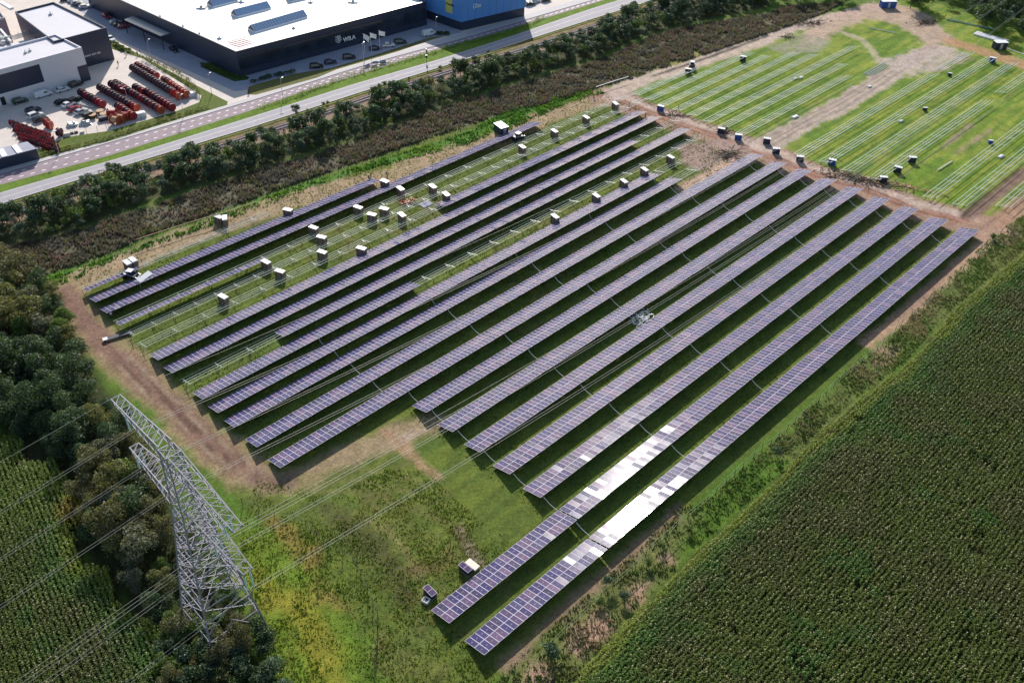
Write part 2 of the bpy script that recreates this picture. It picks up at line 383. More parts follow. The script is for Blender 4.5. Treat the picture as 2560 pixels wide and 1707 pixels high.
for o in (-20, -4, 14): stroke([(x+o*.25, y+o*.6) for x, y in SANDT], 1.0, (.24, .18, .16), .4, .5, .75)
stroke(T(1280,0,[(930,880),(1100,770),(1400,680),(1800,550),(2350,350)])+T(1920,0,[(200,270),(500,190),(800,110),(1000,60)]), 7, (.50, .38, .33), 1.2, 1.8, .9)
stroke(T(1280,0,[(1300,700),(1800,530),(2350,330)]), 1.4, (.05, .045, .035), .5, .5, .9)
patch(T(1920,0,[(640,110),(1100,0),(1500,150),(1720,390),(1500,440),(1200,230),(1000,170),(760,230),(600,330),(480,420),(300,440),(300,300)]), (.44, .31, .25), 2, 3, .9)
patch(T(1920,0,[(0,440),(300,300),(560,380),(480,470),(150,520)]), (.27, .26, .19), 2, 3, .8, .4)
patch(T(1920,0,[(1000,560),(1300,480),(1700,440),(1900,540),(1600,640),(1300,700),(1150,640)]), (.42, .34, .30), 2, 3, .9, .3)
stroke(T(1920,0,[(1700,390),(2000,480),(2350,600),(2800,760)]), 8, (.40, .23, .13), 1.5, 1.5, .85)
stroke(T(1920,0,[(660,290),(870,370),(970,490),(1030,580)]), 3, (.40, .34, .24), .8, 1, .8)
for q in ([(1620,1370),(1900,1150),(1850,1130),(1600,1330)], [(1720,1430),(2060,1210),(2040,1180),(1700,1400)], [(1680,1280),(1850,1150)]):
    patch(T(1920,0,q), (.30, .22, .15), .8, 1, .85)
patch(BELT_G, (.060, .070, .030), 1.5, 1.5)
stroke(T(0,427,[(0,350),(700,110),(1100,0)])+T(640,0,[(0,1190),(700,980)]), 3, (.17, .20, .03), .8, 1.2, .8)
# factory side: verges
stroke(T(0,427,[(0,165),(600,0)])+T(0,0,[(1000,1490),(2350,1035)])+T(640,0,[(0,1010),(1500,540),(2350,290)])+T(1280,0,[(400,170),(900,0)]), 9, (.125, .20, .025), .8, .5, .95)
# darker ground colour under the wood
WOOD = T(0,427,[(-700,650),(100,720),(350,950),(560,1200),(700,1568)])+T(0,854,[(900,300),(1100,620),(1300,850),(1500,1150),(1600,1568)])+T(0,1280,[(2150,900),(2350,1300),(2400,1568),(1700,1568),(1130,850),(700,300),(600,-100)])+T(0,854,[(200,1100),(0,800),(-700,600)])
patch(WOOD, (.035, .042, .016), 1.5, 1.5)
MZ_R = len(tint)  # crop soil is painted below
for mzp in (T(1280,1280,[(480,1560),(730,1290),(1000,1010),(1300,720),(1500,500),(1750,250),(2000,50)])+T(1920,854,[(60,1230),(500,760),(650,650),(850,480),(1050,330),(1260,180),(1400,40)])+T(1920,427,[(1500,1500),(1700,1250),(2000,1000),(2350,720),(2900,300)])+[(2760,1400),(2700,1850),(1900,1850)], T(0,854,[(-500,700),(0,830),(130,790),(220,870),(225,1050),(400,1050),(470,1000),(530,1050),(640,1250),(720,1380),(840,1568)])+T(0,1280,[(660,90),(740,430),(1000,450),(1060,700),(1130,850),(1420,950),(1650,1350),(1800,1700)])+[(450,1850),(-150,1850),(-250,1200)]):
    patch([tuple(q) for q in GP(mzp, 2.2)], (.045, .040, .020), .5, .4, gp=False)
tint *= (0.98+.44*NF)[..., None]
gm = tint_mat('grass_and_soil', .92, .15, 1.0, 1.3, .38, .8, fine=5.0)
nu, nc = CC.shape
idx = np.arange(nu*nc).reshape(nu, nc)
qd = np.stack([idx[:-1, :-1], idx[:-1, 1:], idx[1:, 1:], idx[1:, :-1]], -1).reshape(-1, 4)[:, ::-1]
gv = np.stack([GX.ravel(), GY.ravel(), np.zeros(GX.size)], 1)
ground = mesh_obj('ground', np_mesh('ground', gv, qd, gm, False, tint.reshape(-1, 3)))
tag(ground, kind='structure')
farm = mat('distant_grass', (.075, .105, .03), .95, 0, .2, .4, .02)
b_ = MB(); b_.quad((-4000, -2500, -.3), (4000, -2500, -.3), (4000, 5000, -.3), (-4000, 5000, -.3)).build('far_ground', farm)['kind'] = 'structure'

# ------------------------------------------------------------------ flat setting sheets
def sheet(name, pts, z, m, gp=True, th=0.0):
    w = GP(pts) if gp else pts
    b = MB(); 
    if th: b.prism([tuple(p) for p in w], z, z+th)
    else:
        a = sum(w[i][0]*w[(i+1) % len(w)][1]-w[(i+1) % len(w)][0]*w[i][1] for i in range(len(w)))
        w = w if a > 0 else w[::-1]
        b.add([(p[0], p[1], z) for p in w], [tuple(range(len(w)))])
    o = b.build(name, m); bm = bmesh.new(); bm.from_mesh(o.data); bmesh.ops.triangulate(bm, faces=bm.faces[:]); bm.to_mesh(o.data); bm.free()
    o['kind'] = 'structure'; return o
def line_at(u, pts):
    return np.interp(u, [p[1] for p in pts], [p[0] for p in pts])
def poly_cu(pts): return sorted([CU(*q) for q in pts], key=lambda q: q[1])
# edges of the two carriageways in row coordinates (c at given u); extended past the frame
def ext(e, a=-60, b=420):
    k0 = (e[1][0]-e[0][0])/(e[1][1]-e[0][1]); k1 = (e[-1][0]-e[-2][0])/(e[-1][1]-e[-2][1])
    k0 = k1 = (e[-1][0]-e[0][0])/(e[-1][1]-e[0][1])
    return [(e[0][0]+k0*(a-e[0][1]), a)]+e+[(e[-1][0]+k1*(b-e[-1][1]), b)]
E_path = ext(poly_cu(T(0,0,[(0,1560),(1000,1300),(1700,1085)])+T(640,0,[(0,880),(1300,485),(1750,352)])))
E_r1a = ext(poly_cu(T(0,0,[(100,1568),(1250,1243),(2350,915)])+T(640,0,[(1000,600),(1850,368)])))
E_r1b = ext(poly_cu(T(0,427,[(0,130)])+T(0,0,[(1000,1430),(2350,1000)])+T(640,0,[(350,872),(1500,510),(2350,262)])))
E_r2a = ext(poly_cu(T(0,427,[(0,200)])+T(0,0,[(1200,1420),(2350,1060)])+T(640,0,[(900,772),(1700,540),(2350,332)])+T(1280,0,[(700,90)])))
E_r2b = ext(poly_cu(T(0,427,[(0,310),(1000,0)])+T(0,0,[(2350,1160)])+T(640,0,[(1150,790),(2350,415)])+T(1280,0,[(700,190)])))
def strip(name, ea, eb, z, m, u0=-60, u1=420, off0=0, off1=0, th=0):
    U_ = np.arange(u0, u1+.1, 6.0)
    A_ = [W(line_at(u, ea)+off0, u)[:2] for u in U_]; B_ = [W(line_at(u, eb)+off1, u)[:2] for u in U_]
    b = MB(); n = len(U_)
    vs = [(p[0], p[1], z) for p in A_]+[(p[0], p[1], z) for p in B_]
    b.add(vs, [(i, n+i, n+i+1, i+1) for i in range(n-1)])
    o = b.build(name, m); o['kind'] = 'structure'; return o
strip('cycle_path', E_path, E_r1a, .012, MAT['cycle'], off1=-.35)
strip('service_road', E_r1a, E_r1b, .008, MAT['pink'])
strip('main_road', E_r2a, E_r2b, .008, MAT['asphalt'])
# raised kerb between cycle path and service road
kb = MB(); U_ = np.arange(-60, 420, 12.)
for a, b in zip(U_[:-1], U_[1:]):
    kb.prism([W(line_at(a, E_r1a)-.3, a)[:2], W(line_at(a, E_r1a)-.05, a)[:2], W(line_at(b, E_r1a)-.05, b)[:2], W(line_at(b, E_r1a)-.3, b)[:2]], 0, .13)
kb.build('kerb', MAT['kerb'])['kind'] = 'structure'
mk = MB()
def dash(edge, off, u, L, w=.22, z=.02):
    c0 = line_at(u, edge)+off; c1 = line_at(u+L, edge)+off
    mk.add([(*W(c0-w/2, u)[:2], z), (*W(c0+w/2, u)[:2], z), (*W(c1+w/2, u+L)[:2], z), (*W(c1-w/2, u+L)[:2], z)], [(0, 1, 2, 3)])
u = -40
while u < 400:
    dash(E_r1a, 1.7, u, 1.1, .4); dash(E_r1b, -1.7, u+1, 1.1, .4); u += 2.9
u = -50
while u < 400:
    for e, o in ((E_r2a, .45), (E_r2b, -.45)): dash(e, o, u, 12.0, .13)
    mid = (line_at(u, E_r2b)-line_at(u, E_r2a))/2
    dash(E_r2a, mid-.16, u, 12, .1); dash(E_r2a, mid+.16, u, 12, .1)
    u += 12
o = mk.build('road_markings', MAT['mark']); o['kind'] = 'structure'
# railway: ballast, sleepers, two rails
RL = ext(poly_cu(T(640,0,[(0,1242),(600,1050),(1200,842),(1700,684),(2350,492)])+T(1280,0,[(430,352)])))
DRYM = mat('dry_verge', (.21, .155, .075), .95, 0, .2, .5, .35, .6, 3); DRY2 = mat('bare_shoulder', (.27, .19, .14), .95, 0, .2, .3, .5, .5, 4)
strip('dry_verge', E_r2b, RL, .012, DRYM, off0=1.5, off1=-1.9)
strip('grass_edge', E_r2b, E_r2b, .008, mat('grass_edge', (.15, .18, .035), .95, 0, .2, .4, .5, .5, 4), off0=.25, off1=1.5)
strip('bare_shoulder', RL, RL, .012, DRY2, off0=1.9, off1=5.0)
strip('railway_ballast', RL, RL, .03, MAT['ballast'], off0=-1.9, off1=1.9)
sl = MB()
for u in np.arange(70, 330, .8):
    c = line_at(u, RL); p = W(c, u)
    a = W(c-1.25, u-.12); b = W(c+1.25, u-.12); a2 = W(c-1.25, u+.12); b2 = W(c+1.25, u+.12)
    sl.prism([a[:2], b[:2], b2[:2], a2[:2]], .03, .11)
sl.build('sleepers', MAT['sleeper'])['kind'] = 'structure'
rt = MB()
for off in (-.75, .75):
    for a, b in zip(np.arange(-50, 400, 8.), np.arange(-42, 408, 8.)):
        ca = line_at(a, RL)+off; cb = line_at(b, RL)+off
        rt.prism([W(ca-.07, a)[:2], W(ca+.07, a)[:2], W(cb+.07, b)[:2], W(cb-.07, b)[:2]], .11, .27)
rt.build('railway_rails', MAT['railsteel'])['kind'] = 'structure'

# paved yard and parking north of the cycle path
yard = [(line_at(u, E_path)-.0, u) for u in np.arange(-60, 421, 20.)]
pv = [W(c, u)[:2] for c, u in yard]+[W(-560, 420)[:2], W(-560, -60)[:2]]
sheet('paved_yard', pv, .004, MAT['pave'], gp=False)
sheet('parking_paving', T(0,0,[(1130,0),(-400,-600),(250,-250)][:0]+[(520,-30),(975,255),(1010,330),(2160,842),(2330,815)])+T(640,0,[(0,790),(700,640),(1000,540),(1600,345),(1760,325),(1900,300),(1560,150),(1500,-250)])+T(0,0,[(2350,-800),(400,-400)]), .010, MAT['pave_grey'])
GRS = tint_mat('verge_turf', .92, .15, 1, 1.5, .4, .7, fine=5)
def turf(name, pts, col, z=.03):
    o = sheet(name, pts, z, GRS); at = o.data.color_attributes.new('tint', 'FLOAT_COLOR', 'POINT')
    for d in at.data: d.color = (*col, 1)
    return o
turf('yard_verge', T(0,0,[(0,1500),(340,1385),(600,1262),(990,1205),(1360,1100),(1600,1030),(1830,940),(1850,880),(1310,540),(1020,450),(1005,395),(1190,455),(1330,530),(1750,760),(2090,935),(2085,965),(1700,1078),(1000,1293),(430,1440),(0,1556)]), (.13, .17, .035))
turf('parking_verge', T(640,0,[(-70,800),(0,775),(350,680),(700,625),(1000,535),(1600,345),(1745,330),(1600,372),(1300,475),(740,640),(560,715),(0,872),(-80,870)]), (.17, .17, .06))
turf('planting_bed', T(0,0,[(1850,580),(1950,590),(2200,690),(2290,710),(2270,735),(2150,750),(1840,615)]), (.05, .09, .02))

# ------------------------------------------------------------------ solar rows and bare racks
TILT = 0.27801; ZL = 0.42; WID = 4.70; PIT = 1.062
ct, st = math.cos(TILT), math.sin(TILT)
# local frame of a row: x = along, y = towards the low edge (sun side), z up; placed with rotation PSI
def loc(x, s, dz=0.0):
    """x along, s = distance up the slope from the low edge, dz = off the surface"""
    return (x, -(s*ct)+dz*st*1.0, ZL+s*st+dz*ct)
MW, ML = 1.04, 2.30
def module_geo(b, x0, s0, jx=0.0, jy=0.0):
    """one module: frame rim, two glass halves, pale half-cut gap; jx/jy small mounting errors"""
    def P(x, s, d): return loc(x0+x, s0+s, d+jx*(x-MW/2)+jy*(s-ML/2))
    fw = .034; t = .035
    o = [(0, 0), (MW, 0), (MW, ML), (0, ML)]; i_ = [(fw, fw), (MW-fw, fw), (MW-fw, ML-fw), (fw, ML-fw)]
    b.add([P(*q, t) for q in o]+[P(*q, t) for q in i_]+[P(*q, 0) for q in o],
          [(0, 1, 5, 4), (1, 2, 6, 5), (2, 3, 7, 6), (3, 0, 4, 7), (0, 8, 9, 1), (1, 9, 10, 2), (2, 10, 11, 3), (3, 11, 8, 0), (8, 11, 10, 9)], 0)
    h = ML/2; g = .014
    for a, c in ((fw, h-g), (h+g, ML-fw)):
        b.add([P(fw, a, t-.006), P(MW-fw, a, t-.006), P(MW-fw, c, t-.006), P(fw, c, t-.006)], [(0, 1, 2, 3)], 1)
    for xa, xb, mi in ((fw, MW*.34, 1), (MW*.34, MW*.66, 0), (MW*.66, MW-fw, 1)): b.add([P(xa, h-g, t-.006), P(xb, h-g, t-.006), P(xb, h+g, t-.006), P(xa, h+g, t-.006)], [(0, 1, 2, 3)], mi)
def fix_up(me):
    """make upward faces face up"""
    bm = bmesh.new(); bm.from_mesh(me); bmesh.ops.recalc_face_normals(bm, faces=bm.faces[:]); bm.to_mesh(me); bm.free()
def proto_module():
    b = MB(); module_geo(b, 0, 0)
    me = b.mesh('solar_module', [MAT['frame'], MAT['solar']])
    at = me.color_attributes.new('tint', 'FLOAT_COLOR', 'POINT')
    for d in at.data: d.color = (0, 0, 0, 1)
    return me
MOD = []
for k in range(9):
    b = MB(); module_geo(b, 0, 0, random.gauss(0, .014), random.gauss(0, .014))
    me = b.mesh('solar_module', [MAT['frame'], MAT['solar']])
    at = me.color_attributes.new('tint', 'FLOAT_COLOR', 'POINT')
    for d in at.data: d.color = (0, 0, 0, 1)
    MOD.append(me)
# one bay's support: sloped rafter, post, brace
sb = MB()
sb.bar(loc(0, .25, -.09), loc(0, WID-.25, -.09), .045)
sb.bar((0, -2.15, 0), loc(0, 2.25, -.1), .05)
sb.bar((0, -2.15, .55), loc(0, 3.7, -.1), .032); sb.bar((0, -2.15, .45), loc(0, .9, -.1), .028)
SUP = sb.mesh('support_frame', MAT['steel'])
def rails(b, x0, x1, which=(0, 1, 2, 3), r=.04):
    for i in which:
        s = (.5, 1.85, 2.85, 4.2)[i]
        b.bar(loc(x0, s, -.03), loc(x1, s, -.03), r)
def add_row(c, u0, u1, label, gaps=(), bays=7.4, slots=(0, 1), rack_to=None, rack_from=None, group='long rows of solar panels', nparts=100, low_only=False):
    o = empty('solar_panel_row', W(c, u0), PSI, label, 'solar panels', group)
    n = int(round((u1-u0)/PIT)); parts = MB(); rest_t = []; cnt = 0
    seq = []
    for i in range(n):
        x = i*PIT
        for g in gaps:
            if u0+x > g: x += .35
        for s in slots: seq.append((x, s))
    if nparts:
        for (x, s) in seq[:nparts]:
            m = mesh_obj('solar_module', random.choice(MOD), o); s0 = s*(ML+.03)
            # copies share the mesh: the slope offset is a plain translation
            m.location = (x, -s0*ct, s0*st); m.rotation_euler = (0, 0, 0)
    vals = []
    for (x, s) in seq[nparts:]:
        k = len(parts.v); module_geo(parts, x, s*(ML+.03), random.gauss(0, .014), random.gauss(0, .014))
        vals += [random.random()]*(len(parts.v)-k)
    if vals:
        me = parts.mesh('solar_modules', [MAT['frame'], MAT['solar']])
        at = me.color_attributes.new('tint', 'FLOAT_COLOR', 'POINT')
        v = np.ones((len(vals), 4), dtype=np.float32); v[:, 0] = vals; v[:, 1] = vals; v[:, 2] = vals
        at.data.foreach_set('color', v.ravel())
        r = mesh_obj('solar_modules', me, o); r['kind'] = 'stuff'
    x0 = 0 if rack_from is None else rack_from-u0; x1 = (u1-u0) if rack_to is None else rack_to-u0
    for i in range(4):
        rb = MB(); rails(rb, x0, x1+.3, (i,)); rb.build('rail', MAT['rail'], o)
    x = x0+.6
    while x < x1:
        s_ = mesh_obj('support_frame', SUP, o); s_.location = (x, 0, 0); x += bays
    return o
def add_rack(c, u0, u1, label, bays=5.2, group='bare mounting racks', r=.045):
    o = empty('mounting_rack', W(c, u0), PSI, label, 'mounting rack', group)
    for i in range(4):
        rb = MB(); rails(rb, 0, u1-u0, (i,), r); rb.build('rail', MAT['rail'], o)
    x = .6
    while x < u1-u0:
        s_ = mesh_obj('support_frame', SUP, o); s_.location = (x, 0, 0); x += bays
    return o
ORD = ['first', 'second', 'third', 'fourth', 'fifth', 'sixth', 'seventh', 'eighth', 'ninth', 'tenth', 'eleventh', 'twelfth']
rows = [(-59.62, 51.79, 226.8), (-67.45, 51.6, 226.26), (-75.35, 80.34, 225.84), (-83.13, 80.23, 225.04), (-90.91, 80.04, 224.45),
        (-98.45, 79.84, 223.7), (-105.97, 79.62, 222.53), (-113.21, 50.73, 221.5), (-120.7, 50.49, 220.6), (-128.12, 50.2, 191.6),
        (-133.75, 50.0, 189.4), (-139.35, 49.8, 106.4)]
for i, (c, a, e) in enumerate(rows):
    lab = {0: 'long row of dark panels nearest the maize field with a bright sun glare',
           1: 'long dark panel row second from the maize field, beside two small pallet stacks',
           11: 'panel row ending halfway where its bare rack rails carry on'}.get(i, '%s finished panel row counted from the maize field' % ORD[i])
    if i == 9: lab = 'tenth finished panel row from the maize, stopping short before the dug-up soil'
    if i == 10: lab = 'eleventh finished panel row from the maize, with crates beside its far end'
    add_row(c, a, e, lab, gaps=(80.3,) if i < 2 else (), rack_to=219 if i == 11 else (201 if i in (9, 10) else None))
add_row(-144.9, 72.7, 218, 'long panel row whose near end is bare rack over green grass', rack_from=49.8)
add_row(-150.51, 49.33, 199.8, 'panel row with a bare far end, directly behind the row with a bare near end', rack_to=222)
add_row(-156.18, 49.17, 217.6, 'long panel row on the near side of the grassy strip of crates')
add_row(-161.7, 133.4, 217.4, 'pale glaring half row of panels starting midway on a bare rack', rack_from=49)
add_rack(-167.0, 49, 224, 'long bare rack standing between rows of crates on the grass')
add_row(-172.4, 48.8, 85.8, 'rack carrying only its upper line of panels at the near end', slots=(1,), rack_to=224)
add_row(-178.4, 48.7, 187.6, 'second panel row from the scrub side, reaching near the parked trailer')
add_row(-183.93, 48.72, 129.1, 'panel row nearest the fence, with workers at its far end')
add_row(-189.3, 49.0, 61.4, 'short single line of dark modules at the corner of the track', slots=(1,), rack_to=98)
# far unfinished field
fr = [(-112.2, 229.5, 316), (-104.7, 231, 347), (-97.4, 231.2, 347.4), (-90.0, 232.4, 309.3), (-74.4, 234.6, 306), (-67.0, 236.7, 300), (-58.5, 245, 300),
      (-171.0, 225.5, 258), (-165.8, 225.8, 284), (-160.2, 226.3, 286), (-149.4, 227, 300), (-154.9, 226.5, 296), (-143.5, 227.1, 318), (-137.9, 227.6, 300), (-131.6, 228.2, 292),
      (-112.4, 322, 345), (-89.8, 318, 352)]
names = ['nearest the sandy track on its right side', 'second right of the sandy track', 'third right of the sandy track', 'fourth right of the sandy track, ending early',
         'left one of the pair by the dirt track corner', 'nearest the branching dirt track on the right', 'beyond the branching dirt track at the right edge',
         'at the far left edge of the green field', 'second from the left edge of the green field', 'third from the left edge of the green field',
         'fourth from the left edge of the green field', 'between the fourth rack and the left part of the green field', 'fifth from the left edge of the green field', 'sixth from the left edge, crossing tyre marks', 'nearest the sandy track on its left side',
         'short and far, beside the end of the sandy track', 'short and far at the upper right by the orange track']
for (c, a, e), nm in zip(fr, names):
    add_rack(c, a, e, 'bare far rack '+nm, group='bare racks in the far green field', bays=6.5, r=.075)
# slack string cables hanging from the high edge to the next row
cb = 0
def string_cable(c, u, c2, u2, label):
    p = W(c+WID*ct+.25, u, ZL+WID*st+.02); q = W(c2-.1, u2, .45)
    pts = []
    for t in np.linspace(0, 1, 9):
        v = p.lerp(q, t); v.z -= .22*math.sin(math.pi*t); v.z = max(v.z, .06); pts.append(v)
    b = MB(); b.tube([v-p for v in pts], .045, 4); o = b.build('string_cable', MAT['white'], None, p)
    tag(o, label, 'cable', 'white cables sagging between panel rows')
for i in range(11):
    c = rows[i+1][0]; c2 = rows[i][0]
    a = max(rows[i+1][1], rows[i][1]); e = min(rows[i+1][2], rows[i][2])
    j = 0; u = (80.8 if i < 7 else 77.5)
    while u < e-3:
        if u > a-.5: string_cable(c, u, c2, u+.4, 'thin white cable sagging across the dark gap between finished panel rows')
        u += 27.0; j += 1

# ------------------------------------------------------------------ high voltage pylon and its lines
PB = W(-88.0, 26.6)                      # base centre
AR = Vector((BV[0], BV[1], 0)); AL = Vector((AV[0], AV[1], 0)); ZU = Vector((0, 0, 1))
py = empty('lattice_pylon', PB, 0, 'tall grey steel lattice pylon with two crossarms standing in the dark trees', 'pylon')
def pl(a, l, z): return AR*a+AL*l+ZU*z
prof = [(0, 4.6), (6, 4.0), (11, 3.45), (15.5, 2.95), (19.5, 2.5), (23, 2.15), (26.3, 1.8), (29.0, 1.55), (32, 1.35), (35, 1.2), (37.5, 1.1), (39.7, 1.05)]
def lattice(lv, b, rm=.13, rb=.075):
    for (z0, w0), (z1, w1) in zip(lv[:-1], lv[1:]):
        c0 = [pl(sx*w0, sy*w0, z0) for sx, sy in ((-1, -1), (1, -1), (1, 1), (-1, 1))]; c1 = [pl(sx*w1, sy*w1, z1) for sx, sy in ((-1, -1), (1, -1), (1, 1), (-1, 1))]
        for i in range(4):
            j = (i+1) % 4; b.bar(c0[i], c1[i], rm); b.bar(c1[i], c1[j], rb*1.1); b.bar(c0[i], c1[j], rb); b.bar(c0[j], c1[i], rb)
            m0 = (c0[i]+c0[j])/2; mx = (c0[i]+c1[j]+c0[j]+c1[i])/4
            if z1-z0 > 2.5:
                b.bar((c0[i]+c1[i])/2, mx, rb*.7); b.bar((c0[j]+c1[j])/2, mx, rb*.7); b.bar((c0[i]*.75+c1[i]*.25), c0[i].lerp(mx, .5), rb*.6); b.bar(c0[j]*.75+c1[j]*.25, c0[j].lerp(mx, .5), rb*.6)
                b.bar(c0[i].lerp(c1[j], .25), c0[i].lerp(c1[i], .5), rb*.6); b.bar(c0[j].lerp(c1[i], .25), c0[j].lerp(c1[j], .5), rb*.6)
        b.bar(c1[0], c1[2], rb*.8); b.bar(c1[1], c1[3], rb*.8)
b = MB(); lattice(prof[6:], b, .10, .065); b.build('tower_head', MAT['pylon'], py)
b = MB(); lattice(prof[1:7], b, .14, .078); b.build('tower_body', MAT['pylon'], py)
for sx, sy in ((-1, -1), (1, -1), (1, 1), (-1, 1)):
    b = MB(); z1, w1 = prof[1]; foot = pl(sx*4.6, sy*4.6, 0); top = pl(sx*w1, sy*w1, z1)
    b.bar(foot, top, .16)
    for k, (tx, ty) in enumerate(((0, sy), (sx, 0))):
        mid = pl(tx*w1 if tx else 0, ty*w1 if ty else 0, z1)
        b.bar(foot.lerp(top, .02), mid, .09)
        for t in (.25, .5, .75): b.bar(foot.lerp(top, t), foot.lerp(mid, t), .05); b.bar(foot.lerp(top, t), foot.lerp(mid, t-.2 if t > .2 else t), .04)
    b.build('leg', MAT['pylon'], py)
def crossarm(z, L, h, side, wbase):
    b = MB(); n = 9; 
    x0 = wbase; xs = [x0+(L-x0)*i/n for i in range(n+1)]
    def sect(x):
        t = (x-x0)/(L-x0); w = wbase*(1-t)+.75*t; hh = h*(1-t)+.15*t
        return [pl(side*x, -w, z), pl(side*x, w, z), pl(side*x, w*.9, z+hh), pl(side*x, -w*.9, z+hh)]
    S = [sect(x) for x in xs]
    for i in range(n):
        for k in range(4): b.bar(S[i][k], S[i+1][k], .085)
        b.bar(S[i][0], S[i+1][1], .045); b.bar(S[i][3], S[i+1][2], .04)
        b.bar(S[i][0], S[i+1][3], .045); b.bar(S[i][1], S[i+1][2], .045)
        for k in range(4): b.bar(S[i+1][k], S[i+1][(k+1) % 4], .045)
    b.build('crossarm', MAT['pylon'], py)
LZ, UZ = 29.0, 38.2
for s in (-1, 1):
    crossarm(LZ, 15.3, 2.2, s, 1.55); crossarm(UZ, 16.0, 2.0, s, 1.05)
def insulator(a, z):
    for l in (-.45, .45):
        b = MB(); p = pl(a, l, z); b.bar(p, p-ZU*.5, .05)
        for k in range(14): b.bar(p-ZU*(.5+k*.26), p-ZU*(.5+k*.26+.13), .13, 6, 0); b.bar(p-ZU*(.5+k*.26+.13), p-ZU*(.5+k*.26+.26), .05)
        b.build('insulator', MAT['insul'], py)
att = [(-14.6, LZ), (14.9, LZ), (-7.2, LZ), (7.4, LZ), (-12.8, UZ), (12.9, UZ)]
for a, z in att: insulator(a, z)
def span_wire(a, z, label, twin=True, sag=9.0, L=330.0, z_end=None):
    base = PB+AR*a; b = MB()
    for d in ((-.25, .25) if twin else (0,)):
        for sgn in (-1, 1):
            pts = []
            for t in np.linspace(0, 1, 34):
                pts.append(AR*d+AL*(sgn*L*t)+ZU*(z-4*sag*t*(1-t)))
            b.tube(pts, .022 if twin else .018, 4)
    o = b.build('power_line', MAT['wire'], None, base); tag(o, label, 'power line', 'overhead lines strung through the pylon')
nm = ['conductor pair from the left tip of the lower crossarm', 'conductor pair from the right tip of the lower crossarm', 'conductor pair from the inner left of the lower crossarm',
      'conductor pair from the inner right of the lower crossarm', 'conductor pair from the left side of the upper crossarm', 'conductor pair from the right side of the upper crossarm']
for (a, z), n_ in zip(att, nm): span_wire(a, z-4.2, 'twin '+n_)
span_wire(-15.9, UZ+.3, 'thin earth wire from the left tip of the upper crossarm', False, 7.5)
span_wire(15.9, UZ+.3, 'thin earth wire from the right tip of the upper crossarm', False, 7.5)

# ------------------------------------------------------------------ vegetation
def leafmat(name, c, rough=.55, noise=.55, tr=.32, nscale=.7):
    m = mat(name, c, rough, 0, .35, noise, nscale); nt = m.node_tree
    P = nt.nodes['Principled BSDF']; t = nt.nodes.new('ShaderNodeBsdfTranslucent'); ms = nt.nodes.new('ShaderNodeMixShader'); ms.inputs[0].default_value = tr
    t.inputs['Color'].default_value = (c[0]*1.6, c[1]*1.6, c[2]*.8, 1)
    nt.links.new(P.outputs[0], ms.inputs[1]); nt.links.new(t.outputs[0], ms.inputs[2]); nt.links.new(ms.outputs[0], nt.nodes['Material Output'].inputs[0])
    return m
LEAF = dict(dark=leafmat('dark_foliage', (.055, .095, .050)), blue=leafmat('blue_green_foliage', (.085, .135, .085)), green=leafmat('mid_green_foliage', (.105, .165, .042)),
            light=leafmat('fresh_green_foliage', (.17, .25, .05)), olive=leafmat('olive_foliage', (.15, .155, .065)), grey=leafmat('greyish_foliage', (.15, .16, .115)), wood=leafmat('wood_foliage', (.13, .13, .07)))
def leaf_cloud(centers, radii, n, size, r, flat=1.0):
    """n leaf sprays on the shells of several lobes -> vertices, quads"""
    pick = r.choice(len(centers), n, p=radii**2/np.sum(radii**2)); C_ = centers[pick]; R_ = radii[pick]
    d = r.normal(size=(n, 3)); d /= np.linalg.norm(d, axis=1)[:, None]; d[:, 2] = np.where(d[:, 2] < -.35, -d[:, 2], d[:, 2])
    rad = R_*(.62+.46*r.random(n)); P = C_+d*rad[:, None]*np.array([1, 1, flat])
    a = r.normal(size=(n, 3)); a /= np.linalg.norm(a, axis=1)[:, None]; nn = d*.8+a*.8; nn /= np.linalg.norm(nn, axis=1)[:, None]
    t = np.cross(nn, r.normal(size=(n, 3))); t /= np.linalg.norm(t, axis=1)[:, None]; s = np.cross(nn, t)
    L = size*(.6+.8*r.random(n))[:, None]; Wd = L*.55
    v = np.stack([P-t*L*.5, P+s*Wd*.5, P+t*L*.5, P-s*Wd*.5], 1)
    return v.reshape(-1, 3), np.arange(n*4).reshape(n, 4)
def tree_proto(seed, h, w, mats, n=1500, size=.42, conical=False, trunk=True, lobes=11):
    r = np.random.default_rng(seed)
    cs_ = []; rr = []
    for i in range(lobes):
        t = (i+.5)/lobes
        if conical: z = h*(.15+.8*t); rad = w*.5*(1.05-t)*r.uniform(.5, .9); q = w*.28*(1.1-t)
        else: z = h*(.25+.6*r.random()); rad = w*.5*math.sqrt(max(.12, 1-((z/h-.5)/.55)**2))*r.random()**.5*.75; q = w*(.16+.13*r.random())
        a = r.uniform(0, 6.28); cs_.append((rad*math.cos(a), rad*math.sin(a), z)); rr.append(q)
    cs_.append((0, 0, h*.82)); rr.append(w*.2)
    V, F = leaf_cloud(np.array(cs_), np.array(rr), n, size, r, .9)
    me = np_mesh('crown', V, F, mats)
    b = MB(); b.bar((0, 0, 0), (0.1, 0, h*.35), h*.022, 6, 0, h*.016); b.bar((.1, 0, h*.35), (0, .1, h*.8), h*.016, 5, 0, h*.004)
    for c_ in cs_[:6]: b.bar((.05, 0, h*.3), c_, h*.010, 4, 0, h*.003)
    return me, b.mesh('trunk', MAT['bark'])
PROTO = {}
k = 0
